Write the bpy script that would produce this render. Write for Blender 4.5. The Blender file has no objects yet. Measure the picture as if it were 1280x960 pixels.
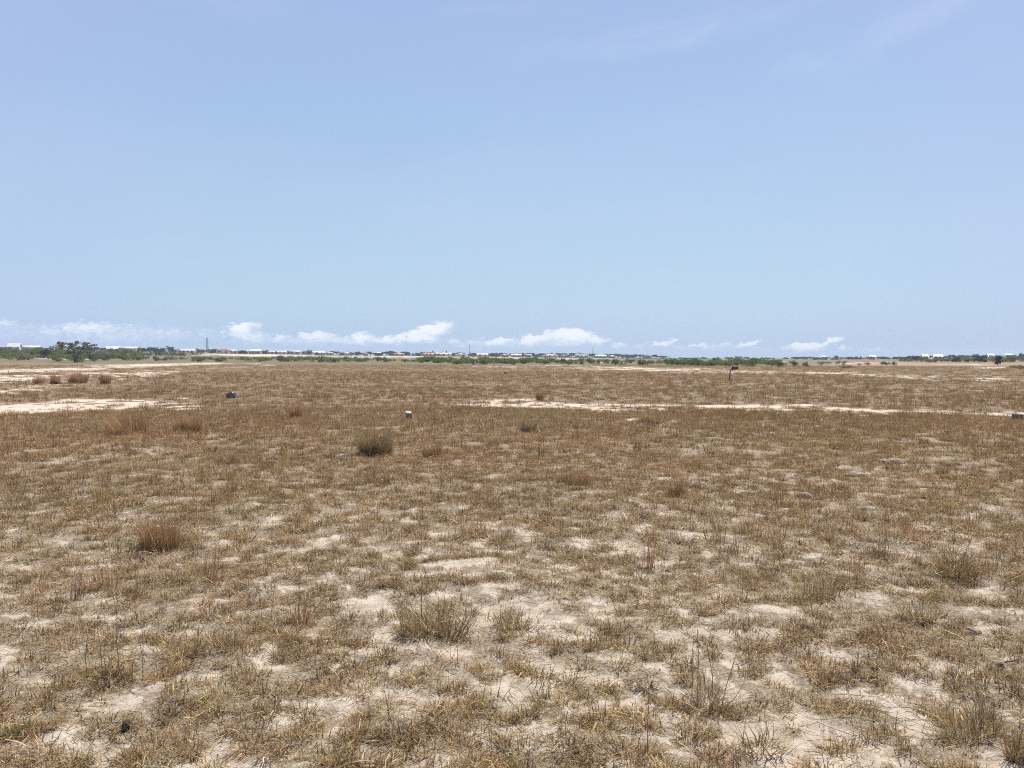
import bpy, math
import numpy as np
from mathutils import Vector, Matrix

R = math.radians
scene = bpy.context.scene
col = scene.collection

# ------------------------------------------------------------------ camera
F_PX = 1050.0                      # focal length in pixels of a 1280 px wide frame
CAM_H = 1.55
PITCH = math.atan(33.3 / F_PX)
ROLL = math.atan(0.0018)
cam_data = bpy.data.cameras.new("camera")
cam_data.sensor_width = 36.0
cam_data.lens = 36.0 * F_PX / 1280.0
cam_data.clip_start = 0.05
cam_data.clip_end = 12000.0
cam = bpy.data.objects.new("camera", cam_data)
col.objects.link(cam)
FWD = Vector((0, math.cos(PITCH), -math.sin(PITCH)))
UP0 = Vector((0, math.sin(PITCH), math.cos(PITCH)))
RT0 = Vector((1, 0, 0))
RT = RT0 * math.cos(ROLL) + UP0 * math.sin(ROLL)
UP = UP0 * math.cos(ROLL) - RT0 * math.sin(ROLL)
cam.matrix_world = Matrix(((RT.x, UP.x, -FWD.x, 0), (RT.y, UP.y, -FWD.y, 0),
                           (RT.z, UP.z, -FWD.z, CAM_H), (0, 0, 0, 1)))
scene.camera = cam

# ------------------------------------------------------------------ world and sun
SUN_EL, SUN_AZ = R(58), R(28)      # sun high, ahead of the camera and to the right
world = bpy.data.worlds.new("World")
scene.world = world
world.use_nodes = True


class NT:
    """small helper for writing node trees"""
    def __init__(self, tree):
        self.t = tree
        tree.nodes.clear()

    def n(self, kind, ins=None, **props):
        nd = self.t.nodes.new(kind)
        for k, v in props.items():
            setattr(nd, k, v)
        if ins:
            for k, v in ins.items():
                self.set(nd.inputs[k], v)
        return nd

    def set(self, sock, v):
        if isinstance(v, bpy.types.NodeSocket):
            self.t.links.new(v, sock)
        else:
            sock.default_value = v

    def m(self, op, a, b=0.0, c=0.0, clamp=False):
        nd = self.t.nodes.new('ShaderNodeMath')
        nd.operation = op
        nd.use_clamp = clamp
        for i, v in enumerate((a, b, c)):
            self.set(nd.inputs[i], v)
        return nd.outputs[0]

    def mix(self, f, a, b, mode='MIX'):
        nd = self.t.nodes.new('ShaderNodeMix')
        nd.data_type = 'RGBA'
        nd.blend_type = mode
        self.set(nd.inputs[0], f)
        for i, v in ((6, a), (7, b)):
            if isinstance(v, (tuple, list)) and len(v) == 3:
                v = (*v, 1)
            self.set(nd.inputs[i], v)
        return nd.outputs[2]

    def smooth(self, v, lo, hi):
        nd = self.t.nodes.new('ShaderNodeMapRange')
        nd.interpolation_type = 'SMOOTHSTEP'
        for k, x in (('Value', v), ('From Min', lo), ('From Max', hi), ('To Min', 0.0), ('To Max', 1.0)):
            self.set(nd.inputs[k], x)
        return nd.outputs[0]

    def noise(self, vec, scale, detail=3, rough=0.55, dist=0.0):
        nd = self.n('ShaderNodeTexNoise', {'Scale': scale, 'Detail': detail, 'Roughness': rough, 'Distortion': dist})
        if vec is not None:
            self.set(nd.inputs['Vector'], vec)
        return nd


def build_world():
    w = NT(world.node_tree)
    STR = 0.1
    sky = w.n('ShaderNodeTexSky', sky_type='NISHITA', sun_disc=False, sun_elevation=SUN_EL,
              sun_rotation=SUN_AZ, altitude=10.0, air_density=1.0, dust_density=1.2, ozone_density=1.5)
    tc = w.n('ShaderNodeTexCoord')
    sep = w.n('ShaderNodeSeparateXYZ', {0: tc.outputs['Generated']})
    x, y, z = sep.outputs
    az = w.m('ARCTAN2', x, y)                              # radians clockwise from +Y
    hor = w.m('SQRT', w.m('ADD', w.m('MULTIPLY', x, x), w.m('MULTIPLY', y, y)))
    el = w.m('ARCTAN2', z, hor)
    # thin milky veil of high haze that lies over the whole sky
    ramp = w.n('ShaderNodeValToRGB')
    cr = ramp.color_ramp
    stops = ((0.0, (0.42, 0.60, 0.91)), (0.06, (0.46, 0.665, 0.90)), (0.14, (0.455, 0.645, 0.87)),
             (0.27, (0.395, 0.575, 0.86)), (0.42, (0.375, 0.515, 0.84)), (0.75, (0.33, 0.45, 0.80)))
    while len(cr.elements) < len(stops):
        cr.elements.new(0.5)
    for e, (p, c) in zip(cr.elements, stops):
        e.position = p
        e.color = (*c, 1)
    w.set(ramp.inputs[0], w.m('ADD', el, 0.0, clamp=True))
    veil = w.n('ShaderNodeVectorMath', {0: ramp.outputs[0]}, operation='SCALE')
    veil.inputs['Scale'].default_value = 0.895 / STR
    base = w.mix(0.80, sky.outputs[0], veil.outputs[0])
    # faint large mottling and wispy high cirrus
    stretch = w.n('ShaderNodeCombineXYZ', {0: w.m('MULTIPLY', w.m('SUBTRACT', az, w.m('MULTIPLY', el, 1.2)), 2.2), 1: w.m('MULTIPLY', el, 7.0), 2: 3.7})
    cir = w.noise(stretch.outputs[0], 1.3, 6, 0.62, 0.6)
    cmask = w.m('MULTIPLY', w.smooth(cir.outputs[0], 0.52, 0.80), w.smooth(el, 0.10, 0.30))
    base = w.mix(w.m('MULTIPLY', cmask, 0.28), base, (5.8, 6.4, 8.1))
    for (px, py, L, T, sl, st) in ((1095, 82, 150, 22, .30, .5), (900, 44, 200, 26, .16, .4), (1180, 60, 90, 14, .35, .35), (760, 60, 160, 20, .1, .25), (240, 20, 240, 26, -.1, .25), (860, 350, 260, 16, .03, .3), (300, 330, 320, 18, .02, .25)):
        a0, e0 = math.atan((px - 640) / F_PX), math.atan((446 - py) / F_PX)
        da = w.m('SUBTRACT', az, a0)
        de = w.m('SUBTRACT', w.m('SUBTRACT', el, e0), w.m('MULTIPLY', da, sl))
        de = w.m('ADD', de, w.m('MULTIPLY', w.m('SUBTRACT', cir.outputs[0], 0.5), 0.07))
        u, v = w.m('MULTIPLY', da, F_PX / L), w.m('MULTIPLY', de, F_PX / T)
        q = w.m('SUBTRACT', 1.0, w.m('ADD', w.m('MULTIPLY', u, u), w.m('MULTIPLY', v, v)), clamp=True)
        fib = w.smooth(w.noise(stretch.outputs[0], 6.0, 5, 0.65).outputs[0], 0.3, 0.75)
        base = w.mix(w.m('MULTIPLY', w.m('MULTIPLY', q, st * .6), fib), base, (5.6, 6.4, 8.3))
    side = w.m('MULTIPLY', w.smooth(w.m('ABSOLUTE', az), 0.25, 0.62), 0.30)
    base = w.mix(side, base, (4.4, 4.95, 7.8))
    mott = w.noise(stretch.outputs[0], 0.9, 4, 0.6)
    base = w.mix(w.m('MULTIPLY', w.smooth(mott.outputs[0], 0.38, 0.68), 0.13), base, (5.3, 6.2, 8.0))
    # low cumulus bank over the horizon: (px, py, width, height, slope, strength) of each cloud in the distance
    clouds = [(8, 412, 34, 16, 0, .55), (62, 418, 40, 14, .1, .55), (112, 415, 84, 20, .05, .75), (160, 411, 40, 8, .3, .5),
              (150, 424, 90, 14, 0, .45), (215, 424, 60, 16, .1, .45), (250, 421, 44, 16, .1, .42), (302, 414, 46, 22, .25, 1.0), (312, 424, 60, 20, 0, .7),
              (350, 425, 30, 12, .1, .75), (396, 422, 62, 16, .05, .85), (450, 424, 46, 16, .15, .9), (492, 425, 66, 14, .1, 1.0),
              (538, 414, 64, 22, .18, 1.25), (522, 424, 60, 16, 0, 1.0), (566, 427, 24, 10, .1, .7), (590, 428, 28, 10, .1, .55), (624, 427, 50, 14, .1, 1.0),
              (668, 425, 52, 18, .1, 1.15), (712, 421, 70, 24, -.02, 1.25), (742, 426, 44, 14, .05, .9), (774, 431, 24, 9, 0, .75),
              (801, 432, 16, 8, 0, .5), (826, 431, 26, 8, .25, .85), (840, 427, 22, 8, .3, .8), (874, 432, 26, 10, .05, .85),
              (903, 432, 30, 8, .35, .6), (934, 431, 36, 9, .22, .9), (1006, 435, 62, 13, .05, 1.0), (1036, 430, 34, 11, .45, 1.0),
              (1053, 436, 14, 7, .1, .7), (1090, 437.5, 24, 7, .05, .6)]
    clouds += [(140, 420, 300, 26, 0, .5), (420, 426, 280, 16, 0, .62), (650, 429, 250, 15, 0, .58), (880, 434, 220, 10, 0, .4)]
    wv = w.n('ShaderNodeCombineXYZ', {0: az, 1: w.m('MULTIPLY', el, 1.5), 2: 0.0})
    n1 = w.noise(wv.outputs[0], 85.0, 6, 0.62)
    n2 = w.noise(wv.outputs[0], 300.0, 4, 0.62)
    nc = w.n('ShaderNodeSeparateColor', {0: n1.outputs['Color']})
    waz = w.m('ADD', az, w.m('MULTIPLY', w.m('SUBTRACT', nc.outputs[0], 0.5), 0.040))
    wel = w.m('ADD', el, w.m('MULTIPLY', w.m('SUBTRACT', nc.outputs[1], 0.5), 0.018))
    tot = None
    shade = None
    for (px, py, cw, ch, sl, st) in clouds:
        a0 = math.atan((px - 640) / F_PX)
        e0 = math.atan((445.5 + 0.0018 * px - py) / F_PX)
        ra, rb = cw * 0.58 / F_PX, ch * 0.55 / F_PX
        da = w.m('SUBTRACT', waz, a0)
        de = w.m('SUBTRACT', w.m('SUBTRACT', wel, e0), w.m('MULTIPLY', da, sl))
        u = w.m('MULTIPLY', da, 1 / ra)
        v = w.m('MULTIPLY', de, 1 / rb)
        q = w.m('SUBTRACT', 1.0, w.m('ADD', w.m('MULTIPLY', u, u), w.m('MULTIPLY', v, v)), clamp=True)
        q = w.m('MULTIPLY', q, st)
        tot = q if tot is None else w.m('MAXIMUM', tot, q)
        lit = w.m('MULTIPLY', q, w.m('ADD', 0.5, w.m('MULTIPLY', v, 0.5)))
        shade = lit if shade is None else w.m('MAXIMUM', shade, lit)
    dens = w.m('ADD', tot, w.m('ADD', w.m('MULTIPLY', w.m('SUBTRACT', n1.outputs[0], 0.5), 1.1), w.m('MULTIPLY', w.m('SUBTRACT', n2.outputs[0], 0.5), 0.55)))
    dens = w.m('MULTIPLY', dens, w.smooth(tot, 0.0, 0.25))
    cov = w.smooth(dens, 0.05, 0.85)
    lightness = w.smooth(w.m('ADD', shade, w.m('MULTIPLY', w.m('SUBTRACT', n2.outputs[0], 0.5), 0.5)), 0.05, 0.62)
    ccol = w.mix(lightness, (5.4, 6.8, 8.7), (9.3, 9.45, 9.8))
    final = w.mix(w.m('MULTIPLY', cov, 0.86), base, ccol)
    bg = w.n('ShaderNodeBackground', {0: final, 1: 0.083})
    out = w.n('ShaderNodeOutputWorld', {0: bg.outputs[0]})


build_world()

sun_data = bpy.data.lights.new("sun", 'SUN')
sun_data.energy = 5.0
sun_data.angle = R(0.53)
sun_data.color = (1.0, 0.94, 0.84)
sun = bpy.data.objects.new("sun", sun_data)
col.objects.link(sun)
SUN_DIR = Vector((math.sin(SUN_AZ) * math.cos(SUN_EL), math.cos(SUN_AZ) * math.cos(SUN_EL), math.sin(SUN_EL)))
sun.rotation_euler = SUN_DIR.to_track_quat('Z', 'Y').to_euler()

vs = scene.view_settings
vs.view_transform = 'Standard'
vs.look = 'None'
vs.exposure = 0.42
vs.gamma = 1.0
vs.use_curve_mapping = False
scene.cycles.max_bounces = 5
scene.cycles.diffuse_bounces = 3
scene.cycles.transparent_max_bounces = 4
scene.cycles.use_denoising = False
scene.cycles.denoiser = 'OPENIMAGEDENOISE'
scene.cycles.denoising_input_passes = 'RGB_ALBEDO_NORMAL'
scene.cycles.denoising_prefilter = 'ACCURATE'
scene.cycles.use_adaptive_sampling = False
scene.cycles.pixel_filter_type = 'BLACKMAN_HARRIS'
scene.cycles.filter_width = 1.0

rng = np.random.default_rng(7)


# ------------------------------------------------------------------ noise and terrain
def _hash(ix, iy, seed):
    h = (ix.astype(np.int64) * 374761393 + iy.astype(np.int64) * 668265263 + seed * 974711) & 0x7fffffff
    h = ((h ^ (h >> 13)) * 1274126177) & 0x7fffffff
    h = (h ^ (h >> 16)) & 0xffff
    return h / 65535.0


def vnoise(x, y, seed=0):
    ix, iy = np.floor(x), np.floor(y)
    fx, fy = x - ix, y - iy
    fx = fx * fx * fx * (fx * (fx * 6 - 15) + 10)
    fy = fy * fy * fy * (fy * (fy * 6 - 15) + 10)
    a, b = _hash(ix, iy, seed), _hash(ix + 1, iy, seed)
    c, d = _hash(ix, iy + 1, seed), _hash(ix + 1, iy + 1, seed)
    return (a * (1 - fx) + b * fx) * (1 - fy) + (c * (1 - fx) + d * fx) * fy


def fbm(x, y, seed=0, octs=4, gain=0.5):
    v, amp, tot = 0.0, 1.0, 0.0
    for i in range(octs):
        v = v + amp * vnoise(x * 2 ** i + 17.3 * i, y * 2 ** i - 9.1 * i, seed + i)
        tot += amp
        amp *= gain
    return v / tot


def sstep(v, lo, hi):
    t = np.clip((v - lo) / (hi - lo), 0, 1)
    return t * t * (3 - 2 * t)


RISE_PX = [0, 120, 260, 380, 450, 600, 800, 870, 1000, 1280]
RISE_Z = [4.2, 4.0, 3.6, 3.0, 2.5, 1.9, 0.7, 0.05, 0.3, 1.2]


def terrain(x, y):
    """height of the ground at (x, y): rough sand close by, gentle swells, far land that rises a few metres"""
    x, y = np.asarray(x, float), np.asarray(y, float)
    d = np.hypot(x, y)
    az = np.where(y > 0.3 * np.abs(x), 640 + F_PX * x / np.maximum(y, 1e-6), np.where(x < 0, 0, 1280))
    az = np.clip(az, -300, 1600)
    z = np.interp(az, RISE_PX, RISE_Z) * sstep(d, 150, 560)
    near = np.exp(-d / 40.0)
    z = z + (fbm(x * 0.8, y * 0.8, 11, 3) - 0.5) * 0.10 * np.clip(near * 1.6, 0, 1)
    z = z + (fbm(x * 4.2, y * 4.2, 21, 3) - 0.5) * 0.055 * np.exp(-d / 16.0)
    z = z + (fbm(x * 15.0, y * 15.0, 31, 3) - 0.5) * 0.030 * np.exp(-d / 8.0)
    return z


def project(x, y, z):
    """where a ground point lies in the 1280x960 frame of the photograph"""
    zz = np.asarray(z) - CAM_H
    depth = y * FWD.y + zz * FWD.z
    depth = np.maximum(depth, 1e-3)
    u = (x * RT.x + y * RT.y + zz * RT.z) / depth
    v = (x * UP.x + y * UP.y + zz * UP.z) / depth
    return 640 + F_PX * u, 480 - F_PX * v


def ray(px, py):
    return FWD + RT * ((px - 640) / F_PX) + UP * ((480 - py) / F_PX)


_DS = np.geomspace(1.5, 2400, 9000)


def ground_at(px, py):
    """point of the ground seen at a pixel of the photograph"""
    d = ray(px, py)
    ys = _DS
    xs = ys * d.x / d.y
    zr = CAM_H + ys * d.z / d.y
    hit = np.nonzero(zr <= terrain(xs, ys))[0]
    i = hit[0] if len(hit) else len(ys) - 1
    return Vector((xs[i], ys[i], float(terrain(xs[i], ys[i]))))


def ground_far(px, dist):
    d = ray(px, 446)
    x = dist * d.x / d.y
    return Vector((x, dist, float(terrain(x, dist))))


def height_for(px, py, p):
    """height over p of something whose top is seen at row py"""
    d = ray(px, py)
    return CAM_H + p.y * d.z / d.y - p.z


# bare sand seen as bands: rows (px, centre row, half thickness in rows, strength)
SAND = [
    # track crossing the middle of the field
    [(-80, 513, 7, .8), (0, 512, 7, .9), (60, 509, 6, .9), (120, 506, 6, 1), (180, 504.5, 6, 1), (240, 507, 6, .85), (300, 512, 3, .45), (360, 510, 2.5, .35),
     (450, 509, 2.5, .4), (540, 509, 3, .45), (600, 507, 3.5, .9), (680, 507, 5, 1), (760, 508, 5, 1), (850, 509, 4, .9), (930, 510, 5, .95),
     (1000, 511, 5.5, 1), (1090, 514, 5, .95), (1160, 516, 4, .75), (1280, 518, 4, .7), (1400, 521, 4, .7)],
    [(700, 521, 2, 0), (740, 523, 2, .2), (790, 524.5, 2.5, .8), (900, 526, 2, .35), (960, 527, 1.5, 0)],
    # far track running to the right
    [(470, 455.5, 1.2, 0), (520, 456, 1.4, .5), (600, 456.8, 1.8, .8), (680, 458, 2.2, .9), (760, 460, 2.4, 1), (840, 462.6, 2.6, 1), (900, 464.4, 2.4, .9), (960, 465.6, 1.8, 1),
     (1010, 466.4, 1.6, .9), (1060, 467.3, 1.7, .85), (1120, 471.3, 1.9, .9), (1200, 473.3, 1.8, .85), (1280, 475.3, 1.8, .8), (1400, 478, 2, .8)],
    [(1040, 466, 1, 0), (1090, 467.5, 1.2, .5), (1180, 469.3, 1.4, .55), (1280, 471.3, 1.3, .5), (1400, 474, 1.3, .5)],
    # tracks on the left
    [(-80, 466, 2.4, 1), (0, 464, 2.2, 1), (60, 462.4, 2.6, 1), (110, 460.6, 2.9, 1), (160, 458, 2.2, 1), (210, 456.2, 1.6, 1), (262, 454.6, 1.2, .9), (300, 453.5, 1, .4), (340, 456.5, 1.2, .8), (358, 456, 1, 0)],
    [(-80, 471, 3.2, .7), (0, 472, 3, .9), (40, 470.5, 2.6, .9), (100, 468.5, 2.6, .8), (150, 468.8, 3.4, .9), (185, 467, 4, .8), (240, 463, 2, .5), (300, 459, 1.5, .6), (350, 457, 1.2, 0)],
    [(-80, 492, 5, .6), (0, 490, 5, .65), (40, 485, 4.5, .65), (70, 480, 4, .5), (110, 482, 3, .5), (150, 482, 3, .2), (180, 482, 3, 0)],
    [(-40, 477, 2.5, .6), (30, 476, 3, .7), (80, 474.5, 3, .6), (110, 475, 3, .4), (160, 473, 4, .4), (210, 472, 3, 0)],
    [(30, 448, .9, .5), (60, 448, 1.1, .8), (110, 449.5, .8, .5), (150, 447.5, .8, .6), (200, 447.5, .9, .7), (216, 447.5, .9, 0)],
    # pale land before the far houses
    [(205, 442.5, .8, .6), (240, 442.6, 1.6, 1), (300, 443.2, 1.7, 1), (360, 444.4, 1.7, 1), (400, 445.2, 1.2, .8), (450, 445.4, 1.3, .9), (500, 446.2, 1.5, 1), (560, 445.8, 1.3, .9),
     (620, 446.6, 1.4, .9), (680, 447.6, 1.6, 1), (740, 448.6, 1, .7), (800, 449.2, .8, .5), (880, 449.4, .6, 0)],
    [(735, 452.6, .8, .5), (745, 453, 1.2, 1), (776, 453.2, 1.2, 1), (800, 453.2, .9, .3), (838, 455.5, .8, .6), (872, 455.6, .8, .6), (880, 455.6, .8, 0)],
    [(520, 450.5, .8, 0), (532, 452.5, 1, .9), (550, 453.6, .9, .9), (560, 454, .8, 0)],
    [(1000, 455, 1, .2), (1030, 455, 1.2, .6), (1060, 454.5, 1.2, .9), (1100, 454, 1.2, .8), (1125, 455, 1.4, .6), (1160, 454.5, 1.4, .5), (1220, 456, 1.6, .7), (1250, 457, 1.6, .3), (1300, 457, 2, .4)],
    [(1210, 459.5, .8, .5), (1230, 459.8, 1.3, 1), (1255, 458.5, 1.3, .9), (1270, 458, 1, 0)],
]
GREENS = [(-60, 447, 0.75), (170, 449, .9), (240, 448, 1), (400, 449, 1), (520, 450, 1), (680, 451, 1), (760, 451, 1), (860, 452, 1), (980, 453, .9), (1060, 457, .4), (1280, 458, .35)]


def sand_mask(px, py, x, y):
    wob = (fbm(x * 0.35, y * 0.35, 61, 3) - 0.5)
    m = np.zeros_like(px)
    for band in SAND:
        b = np.array(band)
        ok = (px > b[0, 0]) & (px < b[-1, 0]) & (py > 425) & (py < 540)
        if not ok.any():
            continue
        yc = np.interp(px[ok], b[:, 0], b[:, 1])
        th = np.interp(px[ok], b[:, 0], b[:, 2]) * 1.45
        st = np.interp(px[ok], b[:, 0], b[:, 3]) * np.interp(px[ok], [200, 420], [1.2, 1.0])
        q = np.abs(py[ok] - yc + wob[ok] * th * 1.6) / th
        m[ok] = np.maximum(m[ok], (1 - sstep(q, 0.45, 1.15)) * st)
    brk = 0.40 * fbm(x * 0.22, y * 0.25, 63, 4, .6) + 0.60 * fbm(x * 1.1, y * 1.3, 67, 4, .75)
    d = np.hypot(x, y)
    far = 0.5 * fbm(x * 0.05, y * 0.04, 64, 4, .6) + 0.5 * brk
    brk = np.where(d > 130, far, brk)
    return m * sstep(m * 0.60 + (brk - 0.5) * 3.7, 0.12, 0.75)


def cover(x, y, sand):
    """how thick the grass stands (0 bare .. 1 thick)"""
    d = np.hypot(x, y)
    n = 0.80 * fbm(x * 7.0, y * 7.0, 71, 4, 0.66) + 0.13 * fbm(x * 2.0, y * 2.0, 81, 2) + 0.07 * fbm(x * 0.3, y * 0.3, 83, 2)
    bias = np.interp(d, [2.5, 4, 6, 8, 11, 16, 30], [.045, .07, .10, .13, .165, .205, .24])
    c = 0.03 + 0.97 * sstep(n + bias, 0.48, 0.55)
    return c * (1 - 0.88 * np.clip(sand * 1.05, 0, 1))


# ------------------------------------------------------------------ mesh helpers
def mesh_np(name, verts, quads, mats, vcol=None, smooth=False, tris=None, attrs=None):
    verts = np.ascontiguousarray(verts, dtype=np.float32)
    me = bpy.data.meshes.new(name)
    me.vertices.add(len(verts))
    me.vertices.foreach_set('co', verts.ravel())
    loops, starts, totals = [], [], []
    o = 0
    for arr, k in ((quads, 4), (tris, 3)):
        if arr is not None and len(arr):
            arr = np.asarray(arr, dtype=np.int32)
            loops.append(arr.ravel())
            starts.append(o + np.arange(len(arr)) * k)
            totals.append(np.full(len(arr), k))
            o += arr.size
    if loops:
        lv = np.concatenate(loops).astype(np.int32)
        ls = np.concatenate(starts).astype(np.int32)
        me.loops.add(len(lv))
        me.loops.foreach_set('vertex_index', lv)
        me.polygons.add(len(ls))
        me.polygons.foreach_set('loop_start', ls)
        if smooth:
            me.polygons.foreach_set('use_smooth', np.ones(len(ls), dtype=bool))
    me.update(calc_edges=True)
    if vcol is not None:
        a = me.attributes.new('Col', 'FLOAT_COLOR', 'POINT')
        c = np.ones((len(verts), 4), dtype=np.float32)
        c[:, :3] = vcol
        a.data.foreach_set('color', c.ravel())
    for k, (typ, val) in (attrs or {}).items():
        a = me.attributes.new(k, typ, 'POINT')
        key = 'vector' if typ == 'FLOAT_VECTOR' else 'value'
        a.data.foreach_set(key, np.ascontiguousarray(val, dtype=np.int32 if typ == 'INT' else np.float32).ravel())
    for m in (mats if isinstance(mats, (list, tuple)) else [mats]):
        if m is not None:
            me.materials.append(m)
    return me


def link(name, me, parent=None, loc=None):
    o = bpy.data.objects.new(name, me)
    col.objects.link(o)
    if parent is not None:
        o.parent = parent
    if loc is not None:
        o.location = loc
    return o


def tag(o, label=None, cat=None, group=None, kind=None):
    if label:
        o['label'] = label
    if cat:
        o['category'] = cat
    if group:
        o['group'] = group
    if kind:
        o['kind'] = kind
    return o


def empty(name, loc, label, cat, group=None, rz=0.0, scl=None):
    o = bpy.data.objects.new(name, None)
    col.objects.link(o)
    o.empty_display_size = 0.2
    o.location = loc
    o.rotation_euler = (0, 0, rz)
    if scl is not None:
        o.scale = scl
    return tag(o, label, cat, group)


def copy_thing(src, kids, loc, rz, scl, label, group=None):
    r = src.copy()
    col.objects.link(r)
    r.location = loc
    r.rotation_euler = (0, 0, rz)
    r.scale = scl
    r['label'] = label
    if group:
        r['group'] = group
    for k in kids:
        c = k.copy()
        c.parent = r
        col.objects.link(c)
    return r


class MB:
    """collects boxes and tubes for one mesh"""
    def __init__(self):
        self.v, self.q, self.t = [], [], []

    def box(self, c, s, rz=0.0, taper=1.0, jitter=0.0, tilt=(0, 0)):
        hx, hy, hz = s[0] / 2, s[1] / 2, s[2] / 2
        pts = np.array([(-hx, -hy, -hz), (hx, -hy, -hz), (hx, hy, -hz), (-hx, hy, -hz),
                        (-hx * taper, -hy * taper, hz), (hx * taper, -hy * taper, hz), (hx * taper, hy * taper, hz), (-hx * taper, hy * taper, hz)])
        if jitter:
            pts = pts + rng.normal(0, jitter, pts.shape)
        m = np.array(Matrix.Rotation(rz, 3, 'Z') @ Matrix.Rotation(tilt[0], 3, 'X') @ Matrix.Rotation(tilt[1], 3, 'Y'))
        pts = pts @ m.T + np.array(c)
        o = len(self.v)
        self.v.extend(pts.tolist())
        for f in ((0, 3, 2, 1), (4, 5, 6, 7), (0, 1, 5, 4), (1, 2, 6, 5), (2, 3, 7, 6), (3, 0, 4, 7)):
            self.q.append([o + i for i in f])
        return self

    def tube(self, pts, radii, n=6, cap=True):
        pts = [Vector(p) for p in pts]
        o = len(self.v)
        for i, p in enumerate(pts):
            t = (pts[min(i + 1, len(pts) - 1)] - pts[max(i - 1, 0)]).normalized()
            a = t.orthogonal().normalized() if abs(t.z) < 0.95 else Vector((1, 0, 0)).cross(t).normalized()
            if i and a.dot(pa) < 0:
                a = -a
            pa = a
            b = t.cross(a)
            for k in range(n):
                th = 2 * math.pi * k / n
                self.v.append(list(p + (a * math.cos(th) + b * math.sin(th)) * radii[i]))
        for i in range(len(pts) - 1):
            for k in range(n):
                k2 = (k + 1) % n
                self.q.append([o + i * n + k, o + i * n + k2, o + (i + 1) * n + k2, o + (i + 1) * n + k])
        if cap:
            for base, rev in ((o, True), (o + (len(pts) - 1) * n, False)):
                for k in range(1, n - 1):
                    f = [base, base + k, base + k + 1]
                    self.t.append(f[::-1] if rev else f)
        return self

    def quad(self, a, b, c, d):
        o = len(self.v)
        self.v.extend([list(a), list(b), list(c), list(d)])
        self.q.append([o, o + 1, o + 2, o + 3])
        return self

    def tri(self, a, b, c):
        o = len(self.v)
        self.v.extend([list(a), list(b), list(c)])
        self.t.append([o, o + 1, o + 2])
        return self

    def build(self, name, mat, parent=None, loc=None, smooth=False):
        return link(name, mesh_np(name, np.array(self.v), self.q, mat, tris=self.t, smooth=smooth), parent, loc)


# ------------------------------------------------------------------ materials
def new_mat(name):
    m = bpy.data.materials.new(name)
    m.use_nodes = True
    return m, NT(m.node_tree)


def plain_mat(name, c, rough=0.85, var=0.25, scale=3.0, stain=None, metal=0.0, bump=0.0):
    m, w = new_mat(name)
    tc = w.n('ShaderNodeTexCoord')
    n = w.noise(tc.outputs['Object'], scale, 5, 0.6)
    dark = tuple(v * (1 - var) for v in c)
    lite = tuple(min(v * (1 + var), 0.95) for v in c)
    colr = w.mix(w.smooth(n.outputs[0], 0.3, 0.7), dark, lite)
    if stain:
        n2 = w.noise(tc.outputs['Object'], scale * 0.6, 4, 0.7, 0.5)
        colr = w.mix(w.m('MULTIPLY', w.smooth(n2.outputs[0], 0.52, 0.68), 0.7), colr, stain)
    b = w.n('ShaderNodeBsdfPrincipled', {'Base Color': colr, 'Roughness': rough, 'Metallic': metal})
    if bump:
        bp = w.n('ShaderNodeBump', {'Height': n.outputs[0], 'Strength': 0.6, 'Distance': bump})
        w.t.links.new(bp.outputs[0], b.inputs['Normal'])
    w.n('ShaderNodeOutputMaterial', {0: b.outputs[0]})
    return m


def blade_mat(name, tinted):
    m, w = new_mat(name)
    a = w.n('ShaderNodeAttribute', attribute_name='Col')
    c = a.outputs['Color']
    if tinted:
        t = w.n('ShaderNodeAttribute', attribute_name='tint', attribute_type='INSTANCER')
        c = w.mix(1.0, c, t.outputs['Color'], 'MULTIPLY')
    d = w.n('ShaderNodeBsdfDiffuse', {0: c})
    tr = w.n('ShaderNodeBsdfTranslucent', {0: c})
    ms = w.n('ShaderNodeMixShader', {0: 0.20, 1: d.outputs[0], 2: tr.outputs[0]})
    w.n('ShaderNodeOutputMaterial', {0: ms.outputs[0]})
    return m


def leaf_mat(name, c1, c2, trans=0.25):
    m, w = new_mat(name)
    a = w.n('ShaderNodeAttribute', attribute_name='Col')
    oi = w.n('ShaderNodeObjectInfo')
    sp = w.n('ShaderNodeSeparateColor', {0: a.outputs['Color']})
    f = w.m('ADD', w.m('MULTIPLY', sp.outputs[0], 0.75), w.m('MULTIPLY', oi.outputs['Random'], 0.25))
    c = w.mix(f, c1, c2)
    d = w.n('ShaderNodeBsdfDiffuse', {0: c})
    tr = w.n('ShaderNodeBsdfTranslucent', {0: c})
    ms = w.n('ShaderNodeMixShader', {0: trans, 1: d.outputs[0], 2: tr.outputs[0]})
    w.n('ShaderNodeOutputMaterial', {0: ms.outputs[0]})
    return m


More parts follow.
